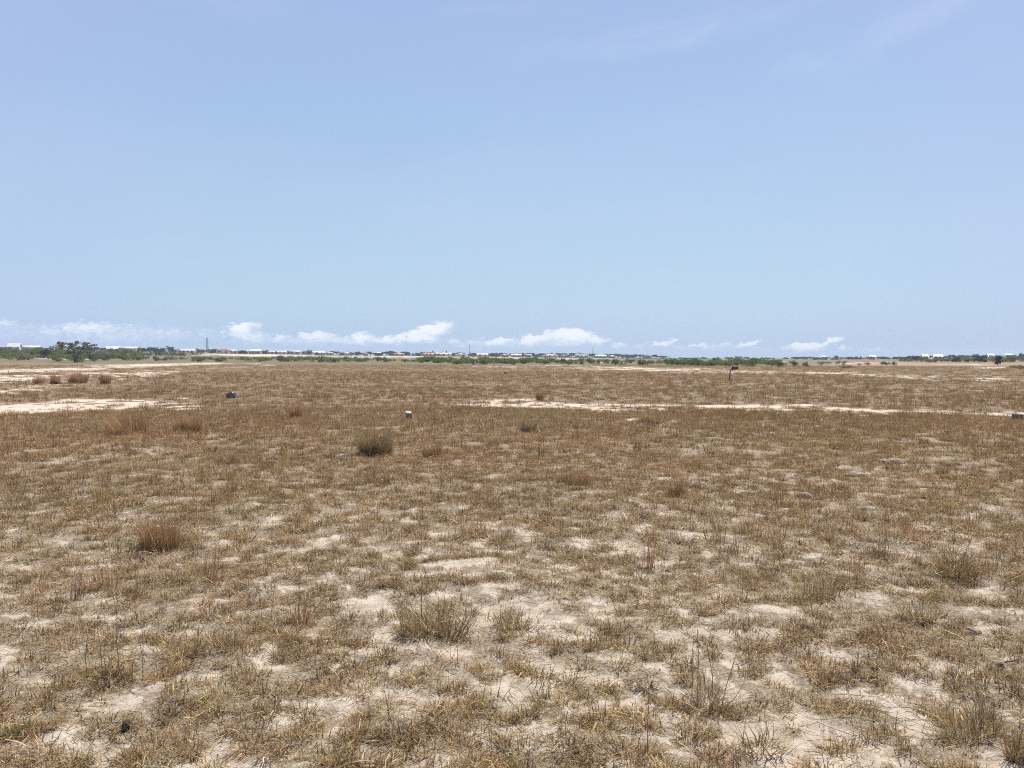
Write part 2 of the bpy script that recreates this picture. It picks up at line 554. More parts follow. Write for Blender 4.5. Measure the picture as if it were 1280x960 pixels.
def ground_material():
    m, w = new_mat('dry_sandy_ground')
    geo = w.n('ShaderNodeNewGeometry')
    P = geo.outputs['Position']
    sand = w.n('ShaderNodeAttribute', attribute_name='sand').outputs['Fac']
    green = w.n('ShaderNodeAttribute', attribute_name='green').outputs['Fac']
    cov = w.n('ShaderNodeAttribute', attribute_name='cover').outputs['Fac']
    far = w.n('ShaderNodeAttribute', attribute_name='far').outputs['Fac']
    red = w.n('ShaderNodeAttribute', attribute_name='red').outputs['Fac']
    n_big = w.noise(P, 0.9, 4, 0.6).outputs[0]
    n_mid = w.noise(P, 7.0, 5, 0.65).outputs[0]
    n_fin = w.noise(P, 55.0, 4, 0.7).outputs[0]
    n_grit = w.noise(P, 260.0, 2, 0.7).outputs[0]
    soil = w.mix(w.smooth(n_mid, 0.34, 0.60), (0.49, 0.405, 0.305), (0.70, 0.595, 0.46))
    soil = w.mix(w.m('MULTIPLY', w.smooth(n_big, 0.5, 0.72), 0.2), soil, (0.42, 0.345, 0.26))
    soil = w.mix(w.m('MULTIPLY', w.smooth(n_fin, 0.56, 0.66), 0.42), soil, (0.27, 0.205, 0.14))
    soil = w.mix(w.m('MULTIPLY', w.smooth(n_grit, 0.58, 0.68), 0.42), soil, (0.16, 0.12, 0.08))
    wsc = w.n('ShaderNodeVectorMath', {0: w.noise(P, 9.0, 3, 0.6).outputs['Color']}, operation='SCALE')
    wsc.inputs['Scale'].default_value = 0.10
    wadd = w.n('ShaderNodeVectorMath', {0: P, 1: wsc.outputs[0]}, operation='ADD')
    vor = w.n('ShaderNodeTexVoronoi', {'Scale': 7.5}, feature='DISTANCE_TO_EDGE')
    w.set(vor.inputs['Vector'], wadd.outputs[0])
    crack = w.m('MULTIPLY', w.m('SUBTRACT', 1.0, w.smooth(vor.outputs[0], 0.012, 0.045)), w.smooth(n_big, 0.50, 0.62))
    soil = w.mix(w.m('MULTIPLY', crack, 0.42), soil, (0.22, 0.17, 0.12))
    # litter and thatch between the tufts
    n_th = w.noise(P, 95.0, 3, 0.75).outputs[0]
    thatch = w.mix(w.smooth(n_th, 0.36, 0.64), (0.13, 0.095, 0.06), (0.36, 0.275, 0.18))
    tf = w.m('MULTIPLY', cov, w.smooth(w.m('ADD', n_fin, w.m('MULTIPLY', n_mid, 0.5)), 0.52, 0.80), clamp=True)
    near_c = w.mix(w.m('MULTIPLY', tf, 0.85), soil, thatch)
    # far off the grass closes into a mottled brown sheet
    f1 = w.noise(P, 1.1, 5, 0.7).outputs[0]
    f2 = w.noise(P, 0.11, 4, 0.65).outputs[0]
    f3 = w.noise(P, 0.025, 3, 0.6).outputs[0]
    grass = w.mix(w.smooth(f1, 0.35, 0.65), (0.145, 0.107, 0.070), (0.262, 0.198, 0.131))
    grass = w.mix(w.m('MULTIPLY', w.smooth(f2, 0.4, 0.66), 0.45), grass, (0.19, 0.135, 0.092))
    grass = w.mix(w.m('MULTIPLY', w.smooth(f3, 0.45, 0.65), 0.3), grass, (0.205, 0.172, 0.11))
    spots = w.m('MULTIPLY', w.smooth(w.noise(P, 0.42, 5, 0.72).outputs[0], 0.60, 0.70), 0.55)
    grass = w.mix(w.m('MULTIPLY', spots, 0.6), grass, (0.46, 0.37, 0.28))
    c = w.mix(far, near_c, grass)
    gr = w.mix(w.smooth(f2, 0.35, 0.65), (0.075, 0.085, 0.032), (0.15, 0.135, 0.065))
    gf = w.m('MULTIPLY', green, w.smooth(w.m('ADD', f2, w.m('MULTIPLY', f1, 0.4)), 0.52, 0.78))
    c = w.mix(gf, c, gr)
    c = w.mix(red, c, (0.31, 0.19, 0.12))
    # bare sand of the tracks
    s_n = w.noise(P, 0.7, 5, 0.7).outputs[0]
    sf = w.smooth(w.m('ADD', sand, w.m('MULTIPLY', w.m('SUBTRACT', s_n, 0.5), 1.5)), 0.30, 0.75)
    sf = w.m('MULTIPLY', sf, w.smooth(sand, 0.02, 0.15))
    bare = w.mix(w.smooth(f1, 0.3, 0.7), (0.44, 0.36, 0.28), (0.57, 0.48, 0.38))
    c = w.mix(sf, c, bare)
    b = w.n('ShaderNodeBsdfPrincipled', {'Base Color': c, 'Roughness': 0.95})
    b.inputs['Specular IOR Level'].default_value = 0.1
    hgt = w.m('SUBTRACT', w.m('ADD', w.m('MULTIPLY', n_fin, 0.7), w.m('MULTIPLY', n_grit, 0.3)), w.m('MULTIPLY', crack, 0.5))
    bp = w.n('ShaderNodeBump', {'Height': hgt, 'Strength': w.m('SUBTRACT', 0.9, w.m('MULTIPLY', far, 0.7)), 'Distance': 0.035})
    w.t.links.new(bp.outputs[0], b.inputs['Normal'])
    w.n('ShaderNodeOutputMaterial', {0: b.outputs[0]})
    return m


M_GROUND = ground_material()
M_BLADE_T = blade_mat('dry_blade_field', True)
M_BLADE = blade_mat('dry_blade', False)

# ------------------------------------------------------------------ ground sheet
GROUND_R = 2400.0


def build_ground():
    radii = np.concatenate([[0.0, 0.5, 0.9, 1.2], np.geomspace(1.45, GROUND_R, 900)])
    front = np.radians(np.arange(-60, 60.001, 0.155))
    back = np.radians(np.arange(63, 297.001, 3.0))
    ang = np.concatenate([front, back])
    rr, aa = np.meshgrid(radii, ang, indexing='ij')
    x, y = rr * np.sin(aa), rr * np.cos(aa)
    z = terrain(x, y)
    nr, na = rr.shape
    xf, yf, zf = x.ravel(), y.ravel(), z.ravel()
    px, py = project(xf, yf, zf)
    infr = yf > 0.5
    sand = np.where(infr, sand_mask(px, py, xf, yf), 0.0)
    cov = cover(xf, yf, sand)
    d = np.hypot(xf, yf)
    far = sstep(d, 9, 34)
    gy = np.interp(px, [g[0] for g in GREENS], [g[1] for g in GREENS])
    gs = np.interp(px, [g[0] for g in GREENS], [g[2] for g in GREENS])
    green = np.where(infr, (1 - sstep(py, gy + 4.0, gy + 8.5)) * gs, 0.4 * (d > 150))
    red = np.where(infr & (px > 990) & (px < 1330), sstep(px, 1000, 1080) * np.exp(-((py - 455.0) / 2.3) ** 2) * 0.75, 0)
    pts = np.stack([xf, yf, zf], 1)
    i = np.arange(nr - 1)[:, None] * na
    j = np.arange(na)[None, :]
    j2 = (j + 1) % na
    q = np.stack([i + j, i + na + j, i + na + j2, i + j2], -1).reshape(-1, 4)[na:]
    q = q[:, ::-1]
    me = mesh_np('ground', pts, q, M_GROUND, smooth=True,
                 attrs={'sand': ('FLOAT', sand), 'cover': ('FLOAT', cov), 'far': ('FLOAT', far), 'green': ('FLOAT', green), 'red': ('FLOAT', red)})
    o = link('ground', me)
    tag(o, 'dry sandy ground of the open field reaching to the horizon', kind='structure')
    return o


build_ground()

# ------------------------------------------------------------------ far vegetation
M_BARK = plain_mat('grey_bark', (0.13, 0.10, 0.075), 0.9, 0.3, 6)
M_LEAF_DARK = leaf_mat('dark_tree_leaves', (0.020, 0.032, 0.016), (0.05, 0.07, 0.032))
M_LEAF_GREEN = leaf_mat('green_bush_leaves', (0.09, 0.12, 0.028), (0.22, 0.26, 0.068))
M_LEAF_OLIVE = leaf_mat('olive_bush_leaves', (0.105, 0.115, 0.045), (0.25, 0.235, 0.105))
M_LEAF_GREY = leaf_mat('grey_green_leaves', (0.07, 0.09, 0.05), (0.20, 0.23, 0.13), 0.45)
M_LEAF_BROWN = leaf_mat('dry_brown_leaves', (0.07, 0.05, 0.032), (0.15, 0.11, 0.07))


def leaf_cloud(lobes, n, size, seed, flat=0.0):
    """n small bent leaf quads through the volume of the given ellipsoid lobes (x, y, z, rx, ry, rz, weight)"""
    g = np.random.default_rng(seed)
    L = np.array(lobes, float)
    wgt = L[:, 6] / L[:, 6].sum()
    k = g.choice(len(L), n, p=wgt)
    dirs = g.normal(size=(n, 3))
    dirs /= np.linalg.norm(dirs, axis=1)[:, None]
    rad = g.random(n) ** 0.45 * (0.82 + 0.36 * g.random(n))
    c = L[k, :3] + dirs * rad[:, None] * L[k, 3:6]
    keep = vnoise(c[:, 0] * 3.1 / size * 0.12 + 5, c[:, 2] * 3.1 / size * 0.12 + c[:, 1] * 0.7, seed) > 0.24
    c = c[keep]
    c = c[c[:, 2] > 0.01]
    n = len(c)
    a = g.normal(size=(n, 3))
    a[:, 2] *= (1 - flat)
    a /= np.linalg.norm(a, axis=1)[:, None]
    b = np.cross(a, g.normal(size=(n, 3)))
    b /= np.linalg.norm(b, axis=1)[:, None]
    s = size * (0.6 + 0.8 * g.random(n))[:, None]
    v = np.stack([c - a * s, c + b * s * 0.55, c + a * s, c - b * s * 0.55], 1).reshape(-1, 3)
    q = np.arange(n * 4).reshape(-1, 4)
    hue = np.clip(0.25 + 0.5 * vnoise(c[:, 0] * 1.3 / max(size * 6, .1), c[:, 2] * 1.3 / max(size * 6, .1), seed + 3) + 0.35 * (g.random(n) - 0.4), 0, 1)
    vc = np.repeat(hue, 4)[:, None] * np.ones(3)
    return v, q, vc


def proto_plant(kind, seed):
    """unit-height plant; returns (foliage mesh, stem mesh)"""
    g = np.random.default_rng(seed)
    lob, st = [], MB()
    mat = M_LEAF_GREEN
    n, size = 900, 0.05
    if kind in ('shrub', 'olive_shrub', 'dry_shrub'):
        mat = {'shrub': M_LEAF_GREEN, 'olive_shrub': M_LEAF_OLIVE, 'dry_shrub': M_LEAF_BROWN}[kind]
        for i in range(9):
            a, r = g.uniform(0, 6.28), g.uniform(0.1, 0.75)
            h = g.uniform(0.35, 0.78) * (1 - 0.35 * r)
            lob.append((r * math.cos(a), r * math.sin(a), h * 0.8, g.uniform(.22, .4), g.uniform(.22, .4), g.uniform(.18, .32), 1))
            st.tube([(0.05 * math.cos(a), 0.05 * math.sin(a), -0.03), (r * .5 * math.cos(a), r * .5 * math.sin(a), h * .35), (r * math.cos(a), r * math.sin(a), h * .8)], [.02, .014, .006], 4)
        n = 1300
        if kind == 'dry_shrub':
            n, size = 420, 0.045
    elif kind == 'round_tree':
        mat = M_LEAF_DARK
        st.tube([(0, 0, -.03), (.01, 0, .2), (0, .02, .5)], [.045, .035, .02], 6)
        for i in range(11):
            a, r = g.uniform(0, 6.28), g.uniform(0, 0.36)
            h = g.uniform(0.2, 0.82)
            lob.append((r * math.cos(a), r * math.sin(a), h, g.uniform(.16, .28), g.uniform(.16, .28), g.uniform(.13, .22), 1))
            st.tube([(0, 0, .25), (r * .5 * math.cos(a), r * .5 * math.sin(a), .4), (r * math.cos(a), r * math.sin(a), h)], [.02, .014, .005], 4)
        n, size = 1500, 0.045
    elif kind == 'flat_tree':
        mat = M_LEAF_DARK
        st.tube([(0, 0, -.03), (.03, 0, .25), (0, .02, .6)], [.05, .04, .02], 6)
        for i in range(12):
            a, r = g.uniform(0, 6.28), g.uniform(0.1, 0.75)
            h = g.uniform(0.62, 0.86)
            lob.append((r * math.cos(a), r * math.sin(a), h, g.uniform(.18, .3), g.uniform(.18, .3), g.uniform(.09, .15), 1))
            st.tube([(0, 0, .35), (r * .6 * math.cos(a), r * .6 * math.sin(a), .58), (r * math.cos(a), r * math.sin(a), h)], [.025, .015, .005], 4)
        n, size = 1500, 0.05
    elif kind == 'slim_tree':
        mat = M_LEAF_DARK
        st.tube([(0, 0, -.03), (.01, 0, .4), (0, .0, .96)], [.03, .02, .006], 6)
        for i in range(9):
            a, r = g.uniform(0, 6.28), g.uniform(0, 0.1)
            h = 0.2 + 0.75 * i / 9
            q = 0.17 * (1.15 - h)
            lob.append((r * math.cos(a), r * math.sin(a), h, q + .03, q + .03, .1, 1))
        n, size = 800, 0.035
    elif kind == 'palm_tree':
        mat = M_LEAF_DARK
        st.tube([(0, 0, -.03), (.02, 0, .35), (.05, .01, .8)], [.03, .022, .018], 6)
        v, q, hue = [], [], []
        for f in range(16):
            a = f * 6.283 / 16 + g.uniform(-.2, .2)
            up = g.uniform(-.1, .9)
            p = np.array([.05, .01, .8])
            for s in range(7):
                t = up - s * 0.28
                stp = np.array([math.cos(a) * math.cos(t), math.sin(a) * math.cos(t), math.sin(t)]) * 0.055
                side = np.array([-math.sin(a), math.cos(a), 0]) * 0.04 * (1 - (s - 3) ** 2 / 14)
                o = len(v)
                for sg in (-1, 1):
                    v += [p, p + stp * .7, p + stp * .9 + side * sg + np.array([0, 0, -.025]), p + stp * .3 + side * sg + np.array([0, 0, -.025])]
                q += [[o, o + 1, o + 2, o + 3], [o + 4, o + 5, o + 6, o + 7]]
                hue += [g.random()] * 8
                p = p + stp
        hue = np.array(hue)[:, None] * np.ones(3)
        return mesh_np('fronds', np.array(v), q, mat, hue), mesh_np('trunk', np.array(st.v), st.q, M_BARK, tris=st.t)
    elif kind == 'feathery_tree':
        mat = M_LEAF_GREY
        for s in range(4):
            a0 = g.uniform(0, 6.28)
            b = (0.06 * math.cos(a0), 0.06 * math.sin(a0), -.02)
            top = (0.34 * math.cos(a0), 0.34 * math.sin(a0), .75)
            st.tube([b, (0.1 * math.cos(a0), 0.1 * math.sin(a0), .35), top], [.022, .017, .006], 5)
        for i in range(26):
            a, r = g.uniform(0, 6.28), g.uniform(0.05, 0.5) ** 0.8
            h = g.uniform(0.35, 0.97) * (1.0 - 0.25 * r)
            lob.append((r * math.cos(a), r * math.sin(a), h, g.uniform(.06, .13), g.uniform(.06, .13), g.uniform(.04, .09), 1))
            st.tube([(r * .25 * math.cos(a), r * .25 * math.sin(a), h * .5), (r * math.cos(a), r * math.sin(a), h)], [.009, .003], 4)
        n, size = 2800, 0.026
    v, q, vc = leaf_cloud(lob, n, size, seed + 99)
    return mesh_np('foliage', v, q, mat, vc), mesh_np('stem', np.array(st.v), st.q, M_BARK, tris=st.t)


PROTO = {}
for kk, cnt in (('shrub', 5), ('olive_shrub', 3), ('dry_shrub', 2), ('round_tree', 4), ('flat_tree', 3), ('slim_tree', 2), ('palm_tree', 2), ('feathery_tree', 2)):
    PROTO[kk] = [proto_plant(kk, 100 + 37 * i + sum(map(ord, kk))) for i in range(cnt)]

NAMES = {'shrub': ('shrub', 'shrub', 'foliage', 'stem'), 'olive_shrub': ('shrub', 'shrub', 'foliage', 'stem'), 'dry_shrub': ('dry_shrub', 'shrub', 'foliage', 'stem'),
         'round_tree': ('broadleaf_tree', 'tree', 'crown', 'trunk'), 'flat_tree': ('spreading_tree', 'tree', 'crown', 'trunk'), 'slim_tree': ('slim_tree', 'tree', 'crown', 'trunk'),
         'palm_tree': ('palm_tree', 'palm tree', 'crown', 'trunk'), 'feathery_tree': ('feathery_tree', 'tree', 'crown', 'trunk')}


def plant(kind, p, height, width, label, group=None, var=None):
    """a plant of the kind standing at p"""
    nm, cat, fol, stm = NAMES[kind]
    ps = PROTO[kind]
    f, s = ps[int(rng.integers(len(ps))) if var is None else var]
    e = empty(nm, (p.x, p.y, p.z - 0.02), label, cat, group, rng.uniform(0, 6.28), (width, width, height))
    link(fol, f, e)
    link(stm, s, e)
    return e


def belt(kind, x0, x1, base, top, count, wpx, label, group, dist=None, jit=0.35):
    """count plants along a belt seen between px x0..x1; base row / top row interpolate between two values"""
    for i in range(count):
        px = x0 + (x1 - x0) * (i + 0.5 + rng.uniform(-.45, .45)) / count
        t = (px - x0) / (x1 - x0)
        b = base[0] + (base[1] - base[0]) * t + rng.uniform(-1, 1) * (base[2] if len(base) > 2 else 0)
        p = ground_at(px, b) if dist is None else ground_far(px, dist * rng.uniform(.92, 1.08))
        tp = top[0] + (top[1] - top[0]) * t
        h = height_for(px, tp, p)
        h = max(h, 0.5) * (1 + rng.uniform(-jit, jit * 0.5)) * (1.3 if 'shrub' in str(kind) and dist is None else 1.0)
        wd = rng.uniform(*wpx) / F_PX * p.y
        k = kind if isinstance(kind, str) else kind[int(rng.integers(len(kind)))]
        scale_w = {'shrub': 1.9, 'olive_shrub': 1.9, 'dry_shrub': 1.9, 'round_tree': 1.0, 'flat_tree': 1.85, 'slim_tree': .5, 'palm_tree': .7, 'feathery_tree': 1.0}[k]
        plant(k, p, h, wd / scale_w, label, group)


# a grey-green feathery tree with its bushes on the western side of the field
p = ground_at(94, 453)
plant('feathery_tree', p, height_for(94, 424.5, p), 40 / F_PX * p.y, 'tall feathery grey-green tree rising above the thicket', None, 0)
p = ground_at(60, 448)
plant('round_tree', p, height_for(60, 435, p), 22 / F_PX * p.y, 'small round tree with a short trunk beside the tall feathery tree')
for (x, b, t, wd, k, lb) in (
        (112, 452.5, 431.5, 4, 'slim_tree', 'slim dark tree just behind the tall feathery tree'),
        (72, 452, 444, 24, 'olive_shrub', 'olive bush between the small round tree and the tall feathery tree'),
        (97, 452.5, 440, 34, 'shrub', 'dense green bush at the foot of the tall feathery tree'),
        (118, 452.5, 443, 16, 'dry_shrub', 'brown twiggy bush standing alone past the tall feathery tree'),
        (248, 452, 443.2, 23, 'shrub', 'bright green rounded bush beside the pale track end, first of a pair'),
        (275, 452, 443.2, 24, 'shrub', 'bright green rounded bush with wider crown, second of the pair near the pale track'),
        (322, 452, 443, 40, 'shrub', 'broad green bush in front of the white houses'),
        (395, 450, 442.5, 26, 'shrub', 'dark green bush with humped crown before the sand'),
        (420, 453, 444.5, 40, 'shrub', 'large green bush at the edge of the brown field'),
        (448, 452, 445.5, 26, 'olive_shrub', 'olive bush behind a strip of sand at the field edge'),
        (878, 457, 447.8, 30, 'shrub', 'dark bush in front of the long green thicket near the signpost'),
        (1008, 459, 453, 15, 'dry_shrub', 'rust-brown dead bush in the grass past the pale sand heap'),
        (1058, 460, 455, 26, 'shrub', 'low green bush alone in the brown grass'),
        (1146, 453, 445.8, 14, 'flat_tree', 'dark spreading tree on the red earth'),
        (1195, 453, 445.5, 12, 'round_tree', 'dark round tree behind the red earth, smaller of two'),
        (1210, 453, 445.5, 16, 'olive_shrub', 'olive bushy clump between dark trees behind the red earth'),
        (1225, 453, 443.5, 17, 'round_tree', 'dark broad tree behind the red earth, larger of two'),
        (1247, 456.5, 443.5, 13, 'round_tree', 'tree with a clear bare trunk standing on pale sand'),
        (1276, 461, 454, 26, 'olive_shrub', 'grey-green bush at the frame edge beside the sand')):
    p = ground_at(x, b)
    sw = {'shrub': 1.9, 'olive_shrub': 1.9, 'dry_shrub': 1.9, 'round_tree': 1.0, 'flat_tree': 1.85, 'slim_tree': .5}[k]
    plant(k, p, height_for(x, t, p), wd / sw / F_PX * p.y, lb)

belt(('shrub', 'olive_shrub'), -30, 170, (447, 447.5, 1.5), (437, 439), 20, (14, 26), 'low dull green bush in the thicket around the tall feathery tree', 'bushes around the feathery tree')
belt(('shrub', 'olive_shrub'), -40, 175, (443.2, 444, .6), (434.2, 435.8), 22, (16, 28), 'tall green bush hiding the feet of the far white sheds', 'bushes before the far white sheds')
belt(('shrub', 'olive_shrub'), -40, 175, (448.5, 449.5, 1.6), (440, 441.5), 24, (16, 30), 'broad green bush on the dry ground of the big thicket', 'bushes on the dry ground of the big thicket')
belt(('olive_shrub', 'shrub'), 165, 250, (444.5, 444.5, .5), (437.5, 439), 8, (12, 22), 'tall olive bush below the dark tree clumps', 'bushes below the dark tree clumps')
belt(('olive_shrub', 'shrub'), 165, 330, (450, 450, 1.6), (445, 445.5), 14, (10, 22), 'low olive scrub bush around the bright green pair', 'scrub bushes near the pale track')
belt(('shrub', 'olive_shrub'), 335, 480, (450.8, 452, 1.8), (444.5, 445.5), 20, (12, 26), 'green scrub bush between the white houses and the brown grass', 'scrub bushes before the white houses')
belt(('olive_shrub', 'shrub'), 470, 560, (451.5, 453, 1.6), (447, 447.5), 9, (10, 20), 'scattered olive bush in front of the pink roofs', 'scattered bushes before the pink roofs')
belt('shrub', 528, 690, (453.2, 454.6, 1.9), (444.8, 446.2), 30, (20, 38), 'dense green bush of the thicket below the thin mast', 'thicket below the thin mast')
belt(('olive_shrub', 'shrub'), 685, 850, (453.5, 456, 1.8), (447.8, 448.5), 24, (12, 24), 'loose green bush among the sand strips', 'bushes among the sand strips')
belt('shrub', 835, 975, (455.2, 456.8, 1.9), (446.8, 447.2), 28, (18, 34), 'bush of the long even green thicket behind the signpost', 'thicket behind the signpost')
belt(('olive_shrub', 'dry_shrub'), 975, 1130, (456, 456, 2), (451, 451.5), 12, (8, 18), 'small olive scrub bush past the pale sand heap', 'scrub past the sand heap')
belt(('olive_shrub', 'shrub'), 1130, 1300, (452, 452.3, 1.2), (446, 444.8), 24, (9, 20), 'grey-green scrub bush along the red earth', 'scrub along the red earth')

TREES = [  # (kinds, x0, x1, distance, top rows, count, width px, label, group)
    (('round_tree', 'flat_tree'), -20, 60, 470, (432, 433.5), 13, (9, 21), 'dark far tree around the white gabled roof', 'dark trees around the white gabled roof'),
    (('round_tree', 'flat_tree'), 78, 138, 480, (433, 433.5), 12, (9, 19), 'dark far tree behind the tall feathery tree', 'dark trees behind the feathery tree'),
    (('round_tree',), 171, 205, 500, (433.2, 433.8), 9, (9, 18), 'dark far tree of the clump beside the long white shed', 'dark trees beside the white shed'),
    (('round_tree', 'flat_tree'), 222, 330, 560, (436, 438), 19, (8, 18), 'dark far tree between the red-roofed houses under the lattice mast', 'dark trees under the lattice mast'),
    (('round_tree', 'flat_tree', 'slim_tree'), 328, 480, 640, (438, 440.2), 32, (7, 17), 'dark far tree among the white houses', 'dark trees among the white houses'),
    (('round_tree', 'flat_tree', 'slim_tree'), 480, 600, 700, (439.2, 441), 28, (7, 17), 'dark far tree in the row over the pink roofs', 'dark trees over the pink roofs'),
    (('round_tree', 'flat_tree'), 600, 730, 740, (441, 441.8), 35, (7, 17), 'dark far tree in the close row left of the short mast', 'dark trees before the short mast'),
    (('round_tree', 'flat_tree'), 730, 830, 740, (442, 443.5), 28, (7, 17), 'dark far tree in the close row past the short mast', 'dark trees past the short mast'),
    (('round_tree',), 826, 1000, 800, (446.2, 446), 20, (6, 17), 'tiny dark tree on the low horizon behind the signpost', 'tiny trees behind the signpost'),
    (('round_tree', 'flat_tree'), 990, 1140, 560, (446.2, 445.6), 29, (7, 19), 'dark far tree of the low row past the signpost', 'low dark trees past the signpost'),
    (('round_tree', 'flat_tree'), 1130, 1310, 520, (444.6, 441.5), 35, (8, 19), 'dark far tree on the rise above the red earth', 'dark trees above the red earth'),
]
for (k, x0, x1, dist, top, n, wpx, lb, gp) in TREES:
    belt(k, x0, x1, (0, 0), top, n, wpx, lb, gp, dist=dist, jit=0.3)
for (x, dist, t, wd, k, lb) in (
        (10, 470, 429, 6, 'round_tree', 'dark tree rising above the others beside the white gabled roof'),
        (213, 540, 432, 17, 'round_tree', 'big round dark tree, tallest between the white shed and the lattice mast'),
        (247, 560, 434.8, 10, 'round_tree', 'dark round tree close beside the lattice mast'),
        (266, 560, 435.2, 16, 'round_tree', 'broad dark tree just past the lattice mast'),
        (386, 650, 436.4, 5, 'slim_tree', 'slim dark tree, tallest among the white houses, first of two'),
        (389, 640, 437, 4, 'slim_tree', 'slim dark tree right beside the tallest one among the white houses'),
        (489, 700, 437.6, 11, 'round_tree', 'round dark tree, tallest before the pink roofs'),
        (507, 700, 438.5, 5, 'slim_tree', 'narrow dark tree beyond the round dark tree'),
        (541, 700, 438, 4, 'slim_tree', 'spire-like dark tree behind the pink roofs'),
        (558, 700, 438, 4, 'slim_tree', 'spire-like dark tree beyond the pale tan roof'),
        (621, 720, 440, 4, 'slim_tree', 'narrow dark tree past the thin mast'),
        (706, 730, 440.5, 6, 'palm_tree', 'small palm tree between the white houses and the short mast'),
        (724, 730, 440.2, 8, 'round_tree', 'round dark tree just before the short mast'),
        (758, 730, 441, 7, 'round_tree', 'round dark tree just past the short mast'),
        (872, 760, 445.8, 3, 'palm_tree', 'tiny palm poking above the horizon before the signpost'),
        (1070, 560, 445.2, 7, 'round_tree', 'dark round tree beside the small white house'),
        (1076, 560, 444.8, 4, 'slim_tree', 'narrow dark tree beside the small white house'),
        (1086, 560, 445.5, 8, 'round_tree', 'dark low tree beyond the small white house'),
        (1276, 500, 440.5, 8, 'round_tree', 'dark tree rising highest at the end of the rise')):
    p = ground_far(x, dist)
    sw = {'round_tree': 1.0, 'slim_tree': .5, 'palm_tree': .7}[k]
    plant(k, p, height_for(x, t, p), wd / sw / F_PX * p.y, lb)

# ------------------------------------------------------------------ far houses
M_WALL = {'white': plain_mat('white_plaster', (0.38, 0.355, 0.325), 0.85, 0.1, .4, (0.45, 0.40, 0.34)), 'cream': plain_mat('cream_plaster', (0.58, 0.49, 0.38), 0.85, 0.12, .4, (0.40, 0.33, 0.25)),
          'pink': plain_mat('pinkish_plaster', (0.52, 0.37, 0.31), 0.85, 0.12, .4), 'grey': plain_mat('grey_block_wall', (0.30, 0.28, 0.26), 0.9, 0.15, .4)}
M_ROOF = {'white': plain_mat('white_sheet_roof', (0.56, 0.56, 0.55), 0.5, 0.06, .3), 'tan': plain_mat('tan_sheet_roof', (0.55, 0.44, 0.34), 0.7, 0.12, .3),
          'red': plain_mat('red_roof', (0.22, 0.095, 0.085), 0.7, 0.2, .3), 'pink': plain_mat('pink_roof', (0.47, 0.25, 0.21), 0.7, 0.15, .3),
          'blue': plain_mat('blue_grey_roof', (0.30, 0.36, 0.42), 0.6, 0.12, .3), 'dark': plain_mat('dark_grey_roof', (0.10, 0.11, 0.13), 0.7, 0.15, .3)}
M_GLASS = plain_mat('dark_window', (0.03, 0.035, 0.04), 0.2, 0.2, 2)
M_DOOR = plain_mat('brown_door', (0.12, 0.07, 0.04), 0.6, 0.2, 2)


def house(px, dist, top, wpx, roof, wall, label, form='gable', base_in=0.0, group=None, deep=None):
    p = ground_far(px, dist)
    H = max(height_for(px, top, p), 2.6)
    W = wpx / F_PX * dist
    D = deep or min(max(W * 0.55, 5.0), 9.0)
    roof_h = {'gable': min(0.36 * H, 0.3 * D), 'hip': min(0.38 * H, 0.32 * D), 'shed': min(.22 * H, 1.2), 'flat': 0.35}[form]
    wh = H - roof_h
    e = empty('house' if form != 'shed' else 'shed', (p.x, p.y, p.z), label, 'house' if form != 'shed' else 'shed', group, math.atan2(-p.x, p.y) * 0.6 + rng.uniform(-.12, .12))
    mw = MB().box((0, 0, wh / 2 - .15), (W, D, wh + .3))
    if form == 'gable':   # ridge along the width; gable triangles belong to the wall
        for s in (-1, 1):
            mw.tri((s * W / 2, -D / 2 * s, wh), (s * W / 2, D / 2 * s, wh), (s * W / 2, 0, wh + roof_h * .97))
    mw.build('wall', M_WALL[wall], e)
    rf = MB()
    ox, oy, th = W / 2 + .4, D / 2 + .45, .12
    if form == 'gable':
        ey = wh - roof_h * .45 / (D / 2)
        for s in (-1, 1):
            a, b, c, d = (-ox, s * oy, ey + .02), (ox, s * oy, ey + .02), (ox, 0, wh + roof_h + .02), (-ox, 0, wh + roof_h + .02)
            up = [(v[0], v[1], v[2] + th) for v in (a, b, c, d)]
            rf.quad(*(up if s < 0 else up[::-1]))
            rf.quad(*((a, b, c, d)[::-1] if s < 0 else (a, b, c, d)))
            rf.quad(a, b, up[1], up[0])
            rf.quad(b, c, up[2], up[1])
            rf.quad(d, a, up[0], up[3])
    elif form == 'hip':
        rl = max(W / 2 - D / 2, W * .12)
        lo = [(-ox, -oy, wh + .02), (ox, -oy, wh + .02), (ox, oy, wh + .02), (-ox, oy, wh + .02)]
        hi = [(v[0], v[1], v[2] + th) for v in lo]
        r0, r1 = (-rl, 0, wh + roof_h), (rl, 0, wh + roof_h)
        rf.quad(*lo[::-1])
        for i in range(4):
            rf.quad(lo[i], lo[(i + 1) % 4], hi[(i + 1) % 4], hi[i])
        rf.quad(hi[0], hi[1], r1, r0)
        rf.quad(hi[2], hi[3], r0, r1)
        rf.tri(hi[1], hi[2], r1)
        rf.tri(hi[3], hi[0], r0)
    elif form == 'shed':
        rf.box((0, 0, wh + roof_h * .5), (W + .8, D + .9, th), tilt=(math.atan(roof_h / D), 0))
    else:
        rf.box((0, 0, wh + .17), (W + .5, D + .5, .34))
    rf.build('roof', M_ROOF[roof], e)
    nw = int(np.clip(round(W / 3.2), 2, 7))
    dpos = nw // 2
    for i in range(nw):
        x = -W / 2 + W * (i + .5) / nw
        if i == dpos:
            MB().box((x, -D / 2 - .02, 1.02), (.95, .06, 2.04)).build('door', M_DOOR, e)
        else:
            MB().box((x, -D / 2 - .02, 1.55), (1.25, .06, 1.05)).build('window', M_GLASS, e)
    return e


